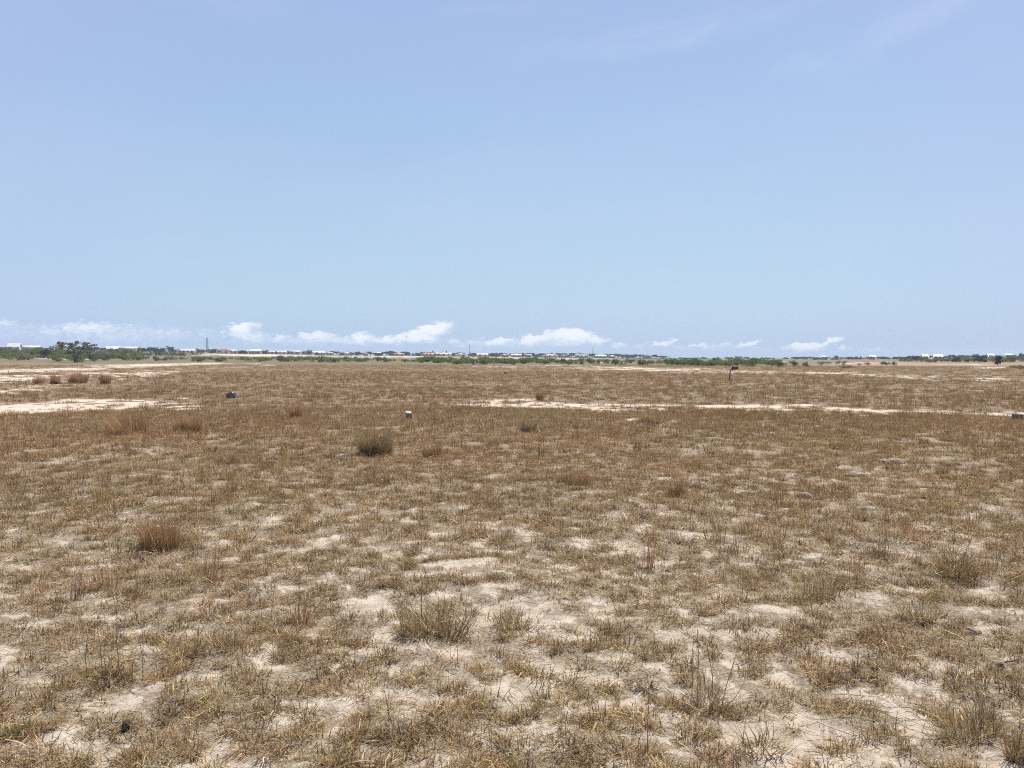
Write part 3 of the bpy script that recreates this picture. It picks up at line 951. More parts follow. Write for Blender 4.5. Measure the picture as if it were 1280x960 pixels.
HOUSES = [  # px, distance, top row, width px, roof, wall, form, label
    (18, 440, 429.4, 13, 'white', 'white', 'gable', 'white house with a bright gabled roof beside the dark tree'),
    (36, 450, 432.2, 24, 'white', 'white', 'shed', 'long low white shed adjoining the white gabled house'),
    (66, 455, 432.6, 5, 'white', 'white', 'flat', 'tiny white box house beside the dark red roof'),
    (75, 460, 429.3, 13, 'red', 'pink', 'hip', 'house with a dark red hipped roof behind the thicket'),
    (142, 470, 433.0, 14, 'white', 'pink', 'gable', 'white-roofed house with pinkish walls beside the long shed'),
    (160, 470, 433.6, 19, 'white', 'white', 'shed', 'long bright white shed beside the dark tree clump'),
    (204, 520, 435.0, 7, 'white', 'white', 'hip', 'pale house half hidden between the dark tree clumps'),
    (228, 560, 436.4, 9, 'white', 'pink', 'hip', 'white-roofed house beside the big round tree'),
    (238, 570, 436.2, 12, 'white', 'red' if False else 'pink', 'gable', 'white-roofed long house close before the lattice mast'),
    (253, 570, 436.5, 5, 'white', 'white', 'flat', 'small white block beside the lattice mast'),
    (279, 560, 436.0, 16, 'red', 'pink', 'hip', 'house with a wide dark red roof past the lattice mast'),
    (292, 570, 437.0, 10, 'white', 'white', 'hip', 'white house next to the wide dark red roof'),
    (305, 580, 437.2, 11, 'blue', 'white', 'gable', 'house with a pale blue-grey roof among white ones'),
    (320, 580, 436.6, 13, 'white', 'white', 'gable', 'white house with a steep bright roof near the broad green bush'),
    (339, 620, 438.4, 9, 'white', 'cream', 'hip', 'white-roofed house with cream walls past the steep bright roof'),
    (353, 620, 439.2, 12, 'white', 'white', 'gable', 'low white house among dark trees'),
    (369, 620, 438.4, 16, 'white', 'white', 'shed', 'long white shed before the slim tall trees'),
    (399, 640, 439.0, 15, 'white', 'cream', 'gable', 'long white house just past the slim tall trees'),
    (412, 650, 440.6, 9, 'tan', 'cream', 'hip', 'tan-roofed house beside the long white house'),
    (434, 660, 440.4, 9, 'white', 'white', 'hip', 'white house between low dark trees'),
    (457, 660, 441.2, 7, 'pink', 'white', 'hip', 'house with a pinkish roof before the round dark tree'),
    (472, 670, 441.6, 9, 'white', 'cream', 'shed', 'small white shed before the round dark tree'),
    (499, 680, 442.0, 13, 'pink', 'cream', 'hip', 'house with a pale pink roof under the narrow dark tree'),
    (536, 640, 442.0, 20, 'pink', 'pink', 'hip', 'wide house with a pink-red roof above the green thicket'),
    (555, 645, 442.6, 18, 'tan', 'cream', 'gable', 'long house with a pale tan roof next to the pink-red one'),
    (576, 690, 443.0, 10, 'tan', 'cream', 'hip', 'tan house just before the thin mast'),
    (603, 690, 443.4, 13, 'tan', 'cream', 'gable', 'tan gabled house past the thin mast'),
    (631, 700, 443.6, 9, 'pink', 'white', 'hip', 'pink-roofed house above the thicket past the thin mast'),
    (645, 700, 443.8, 12, 'white', 'white', 'gable', 'white gabled house among close dark trees'),
    (660, 710, 444.2, 8, 'blue', 'white', 'shed', 'house with a blue-grey roof before the pale sand'),
    (688, 700, 444.0, 17, 'tan', 'pink', 'hip', 'wide tan-roofed house above the pale sand'),
    (705, 705, 444.4, 8, 'red', 'cream', 'hip', 'red-roofed house below the small palm'),
    (727, 710, 444.6, 16, 'white', 'cream', 'shed', 'long white shed before the short mast'),
    (751, 710, 445.0, 13, 'white', 'white', 'gable', 'white house just past the short mast'),
    (765, 715, 445.4, 8, 'tan', 'cream', 'hip', 'small tan house past the short mast'),
    (806, 720, 445.6, 6, 'white', 'white', 'flat', 'small white block near the end of the dark tree row'),
    (923, 800, 445.5, 8, 'dark', 'grey', 'flat', 'dark flat-roofed building on the horizon above the signpost'),
    (1029, 560, 446.0, 6, 'white', 'white', 'hip', 'small white house on the low horizon past the signpost'),
    (1045, 560, 447.0, 4, 'white', 'white', 'flat', 'tiny white block past the small white house'),
    (1090, 570, 446.0, 6, 'white', 'white', 'gable', 'small white gabled house among low dark trees'),
    (1156, 500, 444.0, 6, 'white', 'white', 'gable', 'white house beyond the dark spreading tree'),
    (1172, 500, 443.4, 9, 'white', 'white', 'gable', 'larger white house with a bright gabled roof above the red earth'),
    (1238, 430, 446.4, 5, 'white', 'cream', 'gable', 'small white-roofed hut beside the tree with a bare trunk'),
    (1261, 420, 447.6, 8, 'white', 'white', 'shed', 'low white shed past the tree with a bare trunk'),
]
for (px, dist, top, wpx, roof, wall, form, lb) in HOUSES:
    house(px, dist * 0.93, top, wpx * (.82 if 320 < px < 480 else 1), roof, wall, lb, form)

belt(('shrub', 'olive_shrub'), 470, 840, (0, 0), (444.0, 447.0), 46, (9, 18), 'low far scrub bush around the feet of the pink and tan roofs', 'far scrub around the pink and tan roofs', dist=640, jit=.3)
# masts
M_STEEL = plain_mat('galvanised_steel', (0.20, 0.21, 0.23), 0.5, 0.15, 1)
M_RUST = plain_mat('rusty_steel', (0.075, 0.04, 0.028), 0.8, 0.3, 30, (0.03, 0.02, 0.018))


def lattice_mast(px, dist, top, wb, wt, leg_r, label):
    p = ground_far(px, dist)
    H = height_for(px, top, p)
    e = empty('lattice_mast', (p.x, p.y, p.z), label, 'mast')
    n = 10
    for sx in (-1, 1):
        for sy in (-1, 1):
            MB().tube([(sx * wb / 2, sy * wb / 2, -.2), (sx * wt / 2, sy * wt / 2, H * .94)], [leg_r, leg_r * .8], 5).build('leg', M_STEEL, e)
    br = MB()
    for i in range(n):
        z0, z1 = H * .94 * i / n, H * .94 * (i + 1) / n
        w0, w1 = (wb + (wt - wb) * i / n) / 2, (wb + (wt - wb) * (i + 1) / n) / 2
        cs = ((-1, -1), (1, -1), (1, 1), (-1, 1))
        for k in range(4):
            a, b = cs[k], cs[(k + 1) % 4]
            br.tube([(a[0] * w0, a[1] * w0, z0), (b[0] * w1, b[1] * w1, z1)], [leg_r * .6] * 2, 4)
            br.tube([(a[0] * w1, a[1] * w1, z1), (b[0] * w1, b[1] * w1, z1)], [leg_r * .6] * 2, 4)
    br.build('brace', M_STEEL, e)
    MB().tube([(0, 0, H * .93), (0, 0, H)], [leg_r * .8, leg_r * .4], 5).build('antenna', M_STEEL, e)
    return e


lattice_mast(259, 560, 420.8, 1.3, .8, .10, 'tall grey lattice mast, stoutest of the three, near the dark red roof')
lattice_mast(587, 690, 428.5, .75, .4, .07, 'thin grey lattice mast rising behind the long green thicket')
lattice_mast(741, 720, 433.0, .6, .3, .06, 'short thin lattice mast among the close row of dark trees')

# ------------------------------------------------------------------ things standing in the field
M_CONC = plain_mat('weathered_concrete', (0.17, 0.138, 0.125), 0.9, 0.3, 14, (0.09, 0.075, 0.066), bump=0.01)
M_SUNLIT = plain_mat('sunlit_concrete_white', (0.66, 0.63, 0.59), 0.7, 0.1, 16)  # pale colour standing in for sunlight on concrete faces
M_PALE = plain_mat('pale_weathered_concrete', (0.58, 0.53, 0.46), 0.9, 0.15, 8)
M_BAG = plain_mat('grey_plastic_bag', (0.075, 0.06, 0.06), 0.35, 0.3, 8)
M_TEAL = plain_mat('faded_teal_plastic', (0.07, 0.11, 0.11), 0.45, 0.2, 8)
M_BOARD = plain_mat('dark_maroon_board', (0.075, 0.022, 0.038), 0.6, 0.35, 12, (0.04, 0.02, 0.03))
M_STONE = plain_mat('pale_stone', (0.52, 0.46, 0.38), 0.9, 0.2, 12, bump=0.01)
M_DARKSTONE = plain_mat('dark_brown_stone', (0.09, 0.065, 0.045), 0.9, 0.3, 12, bump=0.01)
M_CHAR = plain_mat('charred_lump', (0.012, 0.011, 0.011), 0.8, 0.3, 30, bump=0.004)
M_SOIL = plain_mat('crumbly_grey_soil', (0.27, 0.20, 0.14), 0.95, 0.3, 18, (0.17, 0.125, 0.085), bump=0.02)
M_SANDH = plain_mat('heaped_pale_sand', (0.52, 0.43, 0.33), 0.95, 0.12, 3, bump=0.03)


def bevel_block(name, s, mat, parent=None, loc=None, rz=0.0, tilt=(0, 0), bev=0.012, rough=0.004):
    import bmesh
    bm = bmesh.new()
    bmesh.ops.create_cube(bm, size=1.0)
    for v in bm.verts:
        v.co = Vector((v.co.x * s[0], v.co.y * s[1], v.co.z * s[2]))
    bmesh.ops.bevel(bm, geom=list(bm.edges), offset=bev, segments=2, affect='EDGES', profile=.6)
    bmesh.ops.subdivide_edges(bm, edges=list(bm.edges), cuts=2, use_grid_fill=True)
    for v in bm.verts:
        v.co += Vector(rng.normal(0, rough, 3))
    me = bpy.data.meshes.new(name)
    bm.to_mesh(me)
    bm.free()
    me.materials.append(mat)
    o = link(name, me, parent, loc)
    o.rotation_euler = (tilt[0], tilt[1], rz)
    return o


def lump(name, s, mat, loc, seed, parent=None, detail=3, amp=.28, freq=1.6, flat=True, h_smooth=True):
    """an irregular stone or mound: half buried noisy ellipsoid"""
    import bmesh
    bm = bmesh.new()
    bmesh.ops.create_icosphere(bm, subdivisions=detail, radius=1.0)
    g = np.random.default_rng(seed)
    off = g.uniform(0, 50, 3)
    for v in bm.verts:
        c = v.co.normalized()
        k = 1 + amp * 2 * (float(fbm(np.array([c.x * freq + off[0] + c.z]), np.array([c.y * freq + off[1] - c.z * .7]), seed, 3)[0]) - .5)
        v.co = Vector((c.x * k * s[0], c.y * k * s[1], max(c.z * k, -.35 if flat else -1) * s[2]))
    me = bpy.data.meshes.new(name)
    bm.to_mesh(me)
    bm.free()
    for pl in me.polygons:
        pl.use_smooth = h_smooth
    me.materials.append(mat)
    return link(name, me, parent, loc)


# concrete plot marker; its sunlit top is put in as a white slab
p = ground_at(511, 525)
e = empty('plot_marker', p, 'short grey concrete plot marker with a white top coloured as sunlit', 'plot marker', rz=.25)
bevel_block('post', (.125, .125, .19), M_CONC, e, (0, 0, .07))
cap = bevel_block('sunlit_top', (.128, .128, .03), M_SUNLIT, e, (-.006, 0, .183), tilt=(.25, .12), bev=.01, rough=.005)
# fallen concrete block at the frame edge
p = ground_at(1271.5, 525)
e = empty('concrete_block', p, 'purplish grey concrete block lying by the sandy track', 'concrete block', rz=-.35)
bevel_block('block_body', (.23, .17, .17), M_CONC, e, (0, 0, .065), tilt=(.06, .05))
bevel_block('sunlit_end', (.025, .15, .15), M_SUNLIT, e, (.118, 0, .075), tilt=(.06, .05), bev=.005)  # sunlit end face put in as a white-coloured plate
# crumpled dark plastic bag
p = ground_at(288.5, 498)
e = empty('plastic_bag', p, 'crumpled dark grey plastic bag dumped in the brown grass', 'bag', rz=.4)
lump('bag_body', (.16, .12, .17), M_BAG, (0, 0, .06), 5, e, 3, .55, 2.2)
lump('torn_scrap', (.05, .04, .07), M_TEAL, (.05, -.09, .07), 6, e, 2, .5, 2.0)
lump('bag_neck', (.05, .04, .11), M_BAG, (.10, .02, .15), 8, e, 2, .5, 2.0)

# leaning signpost with a small dark board
p = ground_at(911.5, 476)
sH = height_for(913, 458.5, p)
e = empty('signpost', p, 'rusty leaning signpost with a small dark maroon board', 'signpost')
MB().tube([(0, 0, -.05), (.035, 0, sH * .4), (.07, 0, sH * .72), (.13, 0, sH * .88), (.24, 0, sH * .97)], [.035, .033, .032, .03, .028], 7).build('post', M_RUST, e, smooth=True)
pl = bevel_block('board', (.40, .03, .20), M_BOARD, e, (.38, -.03, sH * .90), tilt=(.1, -.06), bev=.006, rough=.003)
MB().tube([(.12, -.03, sH * .80), (.30, -.045, sH * .86)], [.014, .014], 5).build('strut', M_RUST, e)
MB().box((.20, -.05, sH * 1.0), (.12, .02, .10), tilt=(0, .4)).build('torn_corner', M_BOARD, e)
for (dx, dy, s, mt, nm, lb) in ((-.16, -.12, (.075, .07, .06), M_STONE, 'stone', 'pale stone lying at the foot of the leaning signpost'),
                                (.10, -.08, (.13, .10, .07), M_DARKSTONE, 'stone', 'dark brown stone at the foot of the leaning signpost')):
    q = Vector((p.x + dx, p.y + dy, 0))
    q.z = float(terrain(q.x, q.y)) + s[2] * .3
    tag(lump(nm, s, mt, q, int(abs(dx) * 100), None, 3), lb, 'stone')

# pale posts in front of the thicket
for (x, b, t, lb) in ((594, 455.8, 451.6, 'slim pale marker post before the thicket, tallest of four'), (601, 454.8, 452.2, 'short pale marker post second in the row before the thicket'),
                      (606.5, 454.8, 451.8, 'pale marker post third in the row before the thicket'), (617.5, 455.2, 451.8, 'stout pale marker post standing apart before the thicket')):
    p = ground_at(x, b)
    h = height_for(x, t, p)
    o = tag(bevel_block('marker_post', (.26, .22, h + .1), M_PALE, None, (p.x, p.y, p.z + h / 2 - .05), rz=rng.uniform(0, 1), bev=.02, rough=.012), lb, 'marker post', 'pale marker posts before the thicket')
# sand heap past the thicket
p = ground_at(977, 455.5)
tag(lump('sand_heap', (10 / F_PX * p.y, 1.4, height_for(976, 451, p) * .9), M_SANDH, p, 14, None, 4, .4, 1.7), 'small pale sand heap at the end of the green thicket', 'sand heap')

# soil mounds, stones and bits lying in the grass
for (x, b, w_, h_, mt, nm, cat, lb) in (
        (1068, 595, 26, 5, M_SOIL, 'soil_mound', 'mound', 'low crumbly ant mound in the plain grass below the sandy track'),
        (1115, 578, 32, 5, M_SOIL, 'soil_mound', 'mound', 'dark low soil mound with twigs near the sandy track'),
        (1005, 622, 18, 7, M_SOIL, 'soil_mound', 'mound', 'small soil mound with a pale sandy front'),
        (1215, 792, 22, 8, M_SOIL, 'soil_mound', 'mound', 'dark grey ashy mound beside the big dense tussock'),
        (624, 483, 5, 3, M_STONE, 'stone', 'stone', 'tiny white stone in the brown grass'),
        (632, 467.5, 4, 3, M_DARKSTONE, 'stone', 'stone', 'tiny dark stone before the far track'),
        (1252, 833, 9, 5, M_CHAR, 'charred_lump', 'charred lump', 'black charred lump with a dark stick beside it'),
        (157, 913, 8, 14, M_CHAR, 'charred_lump', 'charred lump', 'small black charred lump on bare sand')):
    p = ground_at(x, b)
    k = p.y / F_PX
    tag(lump(nm, (w_ / 2 * k, max(w_ / 2 * k * .7, h_ * k * .5), h_ * k * .8), mt, (p.x, p.y, p.z + .15 * h_ * k), int(x), None, 4 if w_ > 20 else 3, .45, 2.4), lb, cat)
p = ground_at(1268, 831)
tag(MB().tube([(-.05, 0, .012), (0, .01, .016), (.055, .03, .02)], [.004, .0035, .002], 5).build('stick', M_DARKSTONE, None, p), 'dark dry stick pointing at the black charred lump', 'stick')

# ------------------------------------------------------------------ grass
BRIGHT = np.array([1.14, 1.11, 1.04])
STRAW = np.array([(.44, .315, .18), (.37, .255, .14), (.30, .205, .11), (.22, .15, .085), (.56, .43, .275), (.34, .265, .14), (.18, .13, .08), (.26, .20, .105), (.15, .105, .065)])


def blades(g, n, r0, h, lean, width, segs=3, curl=0.6, pal=STRAW, droop=0.0, wgt=None, cx=0.0, cy=0.0):
    """n curved grass blades growing from a disc of radius r0: returns verts, quads, colours"""
    rad = r0 * np.sqrt(g.random(n))
    th = g.uniform(0, 2 * np.pi, n)
    bx, by = rad * np.cos(th) + cx, rad * np.sin(th) + cy
    out = th + g.normal(0, .7, n)
    ht = g.uniform(h[0], h[1], n)
    tilt = np.abs(g.normal(lean, lean * .5 + .08, n)) * (.5 + .7 * rad / max(r0, 1e-6))
    crv = g.normal(curl, curl * .6 + .05, n) + droop
    ph = out + g.normal(0, .5, n)
    wx, wy = -np.sin(ph), np.cos(ph)
    wd = width * g.uniform(.6, 1.4, n)
    p = np.stack([bx, by, np.full(n, -.012)], 1)
    V = np.zeros((n, segs + 1, 2, 3))
    for s in range(segs + 1):
        f = s / segs
        w_ = wd * (1 - f ** 1.6 * .88) * .5
        V[:, s, 0] = p - np.stack([wx * w_, wy * w_, np.zeros(n)], 1)
        V[:, s, 1] = p + np.stack([wx * w_, wy * w_, np.zeros(n)], 1)
        t = np.clip(tilt + crv * f, -1.2, 2.4)
        p = p + np.stack([np.sin(t) * np.cos(out), np.sin(t) * np.sin(out), np.cos(t)], 1) * (ht / segs)[:, None]
    V[..., 2] = np.maximum(V[..., 2], -.012)
    k = np.arange(n)[:, None] * (segs + 1) * 2 + np.arange(segs)[None, :] * 2
    q = np.stack([k, k + 1, k + 3, k + 2], -1).reshape(-1, 4)
    c = np.clip(pal[g.choice(len(pal), n, p=wgt)] * BRIGHT * g.uniform(.7, 1.25, (n, 1)), 0, .78)
    c = np.repeat(c, (segs + 1) * 2, 0)
    return V.reshape(-1, 3), q, c


def stack(parts):
    vs_, qs, cs, o = [], [], [], 0
    for v, q, c in parts:
        vs_.append(v)
        qs.append(q + o)
        cs.append(c)
        o += len(v)
    return np.concatenate(vs_), np.concatenate(qs), np.concatenate(cs)


def litter(g, n, r0, ln, width, pal=STRAW):
    """straws lying flat on the ground"""
    c = np.stack([g.normal(0, r0, n), g.normal(0, r0, n), g.uniform(.003, .012, n)], 1)
    a = g.uniform(0, np.pi * 2, n)
    L = g.uniform(ln[0], ln[1], n)[:, None]
    d = np.stack([np.cos(a), np.sin(a), g.normal(0, .12, n)], 1) * L / 2
    s = np.stack([-np.sin(a), np.cos(a), np.zeros(n)], 1) * (width * g.uniform(.5, 1.3, n))[:, None] / 2
    m = c + np.stack([np.zeros(n), np.zeros(n), L[:, 0] * .06], 1) + s * g.normal(0, 3, (n, 1))
    V = np.stack([c - d - s, c - d + s, m - s, m + s, c + d - s * .5, c + d + s * .5], 1)
    k = np.arange(n)[:, None] * 6
    q = np.concatenate([k + np.array([[0, 1, 3, 2]]), k + np.array([[2, 3, 5, 4]])])
    col_ = np.clip(pal[g.choice(len(pal), n)] * BRIGHT * g.uniform(.65, 1.2, (n, 1)), 0, .78)
    return V.reshape(-1, 3), q, np.repeat(col_, 6, 0)


RED = np.array([(.34, .205, .115), (.27, .16, .092), (.40, .265, .155), (.22, .14, .085), (.46, .33, .20)])
OLIVE = np.array([(.22, .175, .095), (.28, .225, .13), (.17, .135, .08), (.34, .27, .165), (.22, .195, .115)])
GREY = np.array([(.27, .21, .155), (.19, .145, .105), (.37, .30, .225), (.13, .10, .075)])


def grass_field(name, label, protos, pts, idx, rot, scl, tint):
    """one uncountable mass of grass: instances of the tuft meshes on given ground points"""
    coll = bpy.data.collections.new(name + '_tufts')
    for i, (v, q, c) in enumerate(protos):
        o = bpy.data.objects.new('tuft.%03d' % i, mesh_np('tuft', v, q, M_BLADE_T, c))
        coll.objects.link(o)
    me = mesh_np(name, pts, None, None, attrs={'tuft_index': ('INT', idx), 'tuft_rot': ('FLOAT_VECTOR', rot), 'tuft_scale': ('FLOAT_VECTOR', scl), 'tint': ('FLOAT_VECTOR', tint)})
    ob = link(name, me)
    tag(ob, label, kind='stuff')
    ng = bpy.data.node_groups.new(name + '_nodes', 'GeometryNodeTree')
    ng.interface.new_socket('Geometry', in_out='INPUT', socket_type='NodeSocketGeometry')
    ng.interface.new_socket('Geometry', in_out='OUTPUT', socket_type='NodeSocketGeometry')
    N, Lk = ng.nodes, ng.links
    gi, go = N.new('NodeGroupInput'), N.new('NodeGroupOutput')
    ci = N.new('GeometryNodeCollectionInfo')
    ci.inputs['Collection'].default_value = coll
    ci.inputs['Separate Children'].default_value = True
    ci.inputs['Reset Children'].default_value = True
    iop = N.new('GeometryNodeInstanceOnPoints')
    iop.inputs['Pick Instance'].default_value = True

    def na(nm, typ):
        nd = N.new('GeometryNodeInputNamedAttribute')
        nd.data_type = typ
        nd.inputs['Name'].default_value = nm
        return nd.outputs[0]
    Lk.new(gi.outputs[0], iop.inputs['Points'])
    Lk.new(ci.outputs[0], iop.inputs['Instance'])
    Lk.new(na('tuft_index', 'INT'), iop.inputs['Instance Index'])
    Lk.new(na('tuft_rot', 'FLOAT_VECTOR'), iop.inputs['Rotation'])
    Lk.new(na('tuft_scale', 'FLOAT_VECTOR'), iop.inputs['Scale'])
    Lk.new(iop.outputs[0], go.inputs[0])
    md = ob.modifiers.new('tufts', 'NODES')
    md.node_group = ng
    return ob


def scatter(g, d0, d1, density, cov_fn=True, margin=2.5, half=None):
    """random ground points between two distances, thinned by the grass cover"""
    half = half or (64.0 if d1 < 20 else 50.0 if d1 < 50 else 42.0)
    area = math.radians(half * 2) / 2 * (d1 ** 2 - d0 ** 2)
    n = int(area * density)
    d = np.sqrt(g.uniform(d0 ** 2, d1 ** 2, n))
    a = np.radians(g.uniform(-half, half, n))
    x, y = d * np.sin(a), d * np.cos(a)
    x = x + g.uniform(-margin, margin, n) * (d < 6) * .5
    z = terrain(x, y)
    px, py = project(x, y, z)
    sd = sand_mask(px, py, x, y)
    c = cover(x, y, sd)
    keep = g.random(n) < c if cov_fn else g.random(n) < (1 - sd)
    return np.stack([x, y, z], 1)[keep], c[keep]


def tints(g, P):
    """patchy natural hue of the field: straw, rusty, olive and greyed areas"""
    x, y = P[:, 0], P[:, 1]
    n = len(x)
    d = np.hypot(x, y)
    red = sstep(fbm(x * .22 + 3, y * .22, 141, 4), .46, .64) * np.interp(d, [3, 8, 14, 80], [.25, .6, .8, .8])
    olive = sstep(fbm(x * .3, y * .3 + 7, 151, 3) + np.clip(x / np.maximum(y, 1), -.6, .6) * .22, .46, .64) * (1 - red)
    grey = sstep(fbm(x * .6, y * .6 + 2, 161, 3), .53, .68)
    t = np.ones((n, 3))
    t = t * (1 - red[:, None]) + red[:, None] * np.array([1.0, .92, .86])
    t = t * (1 - .75 * olive[:, None]) + .75 * olive[:, None] * np.array([.94, .91, .80])
    t = t * (1 - .45 * grey[:, None]) + .45 * grey[:, None] * np.array([.80, .79, .80])
    return t * g.uniform(.72, 1.22, (n, 1)) * (1 + g.normal(0, .035, (n, 3)))


G = np.random.default_rng(2024)
P_LOW, P_MID, P_TALL, P_FAR, P_LIT = [], [], [], [], []
for i in range(10):
    P_LOW.append(stack([blades(G, 74, .052, (.03, .075), 1.0, .0034, 3, 1.15), blades(G, 8, .05, (.03, .075), .45, .003, 3, .7), litter(G, 10, .06, (.03, .08), .0032)]))
for i in range(8):
    P_MID.append(stack([blades(G, 44, .05, (.05, .115), .75, .0033, 4, 1.0), blades(G, 30, .06, (.03, .09), 1.05, .0033, 3, 1.1), litter(G, 12, .08, (.04, .11), .0036)]))
for i in range(6):
    P_TALL.append(stack([blades(G, 22, .07, (.14, .34), .20, .005, 3, .22, RED), blades(G, 16, .08, (.05, .16), .5, .005, 3, .5)]))
for i in range(6):
    P_FAR.append(stack([blades(G, 30, .20, (.05, .15), .5, .013, 2, .5, np.concatenate([STRAW[:6], RED])), blades(G, 26, .26, (.04, .10), 1.0, .016, 2, .6, STRAW[:6])]))
for i in range(6):
    P_LIT.append(stack([litter(G, 16, .12, (.03, .12), .0036), litter(G, 7, .14, (.015, .04), .007, GREY)]))


def add_field(name, label, protos, zones, srange, tint_fn=tints, cov_fn=True, filt=None, dark=1.0, zflat=0.0):
    PP, SS, ZZ = [], [], []
    for (d0, d1, dens, s) in zones:
        P, c = scatter(G, d0, d1, dens, cov_fn)
        if filt is not None:
            k = G.random(len(P)) < filt(P)
            P, c = P[k], c[k]
        PP.append(P)
        SS.append(s * G.uniform(srange[0], srange[1], len(P)) * (.6 + .4 * c))
        ZZ.append(np.full(len(P), s ** -zflat))
    P, S = np.concatenate(PP), np.concatenate(SS)
    n = len(P)
    rot = np.stack([G.normal(0, .12, n), G.normal(0, .12, n), G.uniform(0, 6.283, n)], 1)
    scl = np.stack([S, S, S * np.concatenate(ZZ) * G.uniform(.75, 1.3, n)], 1)
    return grass_field(name, label, protos, P, G.integers(0, len(protos), n), rot, scl, tint_fn(G, P) * dark)


def patchy(scale, seed, lo, hi):
    return lambda P: sstep(fbm(P[:, 0] * scale, P[:, 1] * scale, seed, 3), lo, hi)


add_field('short_dry_grass', 'short straw-coloured dry grass covering the field', P_LOW,
          [(1.3, 7, 125, 1.0), (7, 14, 70, 1.3), (14, 26, 32, 1.8)], (.7, 1.35))
add_field('tufted_dry_grass', 'tufted brown dry grass among the short grass', P_MID,
          [(1.3, 7, 26, .8), (7, 15, 22, 1.0), (15, 30, 10, 1.35)], (.6, 1.35), filt=patchy(.9, 171, .38, .62))
add_field('tall_rusty_grass', 'tall rusty dry grass further out in the field', P_TALL,
          [(6, 16, 2.6, .8), (16, 40, 2.2, .9), (40, 75, .9, 1.2)], (.6, 1.2), filt=patchy(.28, 181, .44, .66))
add_field('distant_dry_grass', 'brown dry grass of the distant field', P_FAR,
          [(18, 45, 6.0, .8), (45, 90, 2.6, 1.25), (90, 170, .8, 2.0)], (.6, 1.3), zflat=1.1, dark=.95)
add_field('straw_litter', 'loose straw litter lying on the sand', P_LIT,
          [(1.3, 8, 15, 1.0), (8, 16, 5, 1.3)], (.7, 1.3), cov_fn=False)

# ------------------------------------------------------------------ single grass clumps one can point at
M_STALK = plain_mat('brown_stalk', (0.20, 0.145, 0.095), 0.8, 0.2, 40)


def clump(px, base, w_px, h_px, style, label, stalks=(), dens=1.0):
    p = ground_at(px, base)
    k = p.y / F_PX
    W, H = w_px * k, h_px * k
    g = np.random.default_rng(int(px * 7 + base))
    wd = max(.0036, .34 * k)
    nb = int(dens * np.clip(W * H * 4600, 110, 900))
    if p.y > 7 and dens == 1.0:
        W, H = W * .88, H * .84
    if style == 'upright':      # dense fine upright stems
        pal = np.concatenate([OLIVE, OLIVE[:3], STRAW[1:4], RED[:1]])
        parts = [blades(g, nb, W * .30, (H * .4, H * 1.05), .34, wd, 4, .35, pal), blades(g, nb // 3, W * .36, (H * .2, H * .5), .7, wd, 3, .5)]
    elif style == 'rusty':
        parts = [blades(g, nb, W * .33, (H * .45, H * 1.08), .3, wd, 4, .25, np.concatenate([RED, STRAW[1:4]])), blades(g, nb // 2, W * .4, (H * .2, H * .5), .8, wd, 3, .5)]
    elif style == 'flat':       # weeping tussock
        parts = [blades(g, nb, W * .28, (W * .28, W * .52), .9, wd * 1.2, 5, .9, np.concatenate([STRAW, GREY])), blades(g, nb // 2, W * .2, (H * .5, H * 1.0), .5, wd, 4, .6, GREY)]
    elif style == 'dense':
        parts = [blades(g, nb, W * .36, (H * .45, H * 1.0), .5, wd * 1.1, 4, .55, np.concatenate([OLIVE, STRAW])), blades(g, nb // 2, W * .40, (H * .3, H * .6), .95, wd, 4, .8)]
    else:                       # dark scruffy
        parts = [blades(g, nb, W * .32, (H * .35, H * 1.0), .65, wd, 4, .6, np.concatenate([GREY, STRAW[2:6], RED[3:4]])), blades(g, nb // 2, W * .4, (W * .15, W * .4), 1.1, wd * 1.2, 4, .5, STRAW)]
    v, q, c = stack(parts)
    c = np.clip(c * np.interp(p.y, [3, 8, 20, 45], [1.05, 1.12, 1.18, 1.2]), 0, .8)
    lo, sq = g.uniform(0, 6.28), g.uniform(.05, .3)
    v[:, 0] += v[:, 2] * math.cos(lo) * sq + (vnoise(v[:, 0] / W * 3 + px, v[:, 1] / W * 3, 5) - .5) * W * .35
    v[:, 1] += v[:, 2] * math.sin(lo) * sq + (vnoise(v[:, 0] / W * 3 + 9, v[:, 1] / W * 3 + px, 6) - .5) * W * .35
    v[:, 2] *= .65 + .7 * vnoise(v[:, 0] / W * 3.5 + px, v[:, 1] / W * 3.5, 8)
    o = link('grass_clump', mesh_np('grass_clump', v, q, M_BLADE, c), None, p)
    tag(o, label, 'grass clump', 'single grass clumps in the field')
    for (dx, top, lean) in stalks:
        Hs = height_for(px + dx, top, p)
        x0 = dx * k
        pts = [(x0, .01, -.01), (x0 + lean * Hs * .3, .01, Hs * .35), (x0 + lean * Hs * .7 + g.normal(0, .012), g.normal(0, .01), Hs * .7), (x0 + lean * Hs, .01, Hs)]
        mb = MB().tube(pts, [.0018, .0016, .0013, .0008], 5)
        for j in range(26):
            f = .42 + .58 * j / 26
            q_ = Vector(pts[0]).lerp(Vector(pts[3]), f) + Vector((g.normal(0, .002), 0, 0))
            a = g.uniform(0, 6.28)
            L = .016 * (1.25 - f) + .004
            mb.tube([q_, q_ + Vector((math.cos(a) * L * .6, math.sin(a) * L * .6, L))], [.0011, .0005], 3, False)
        mb.build('seed_stalk', M_STALK, o)
    return o


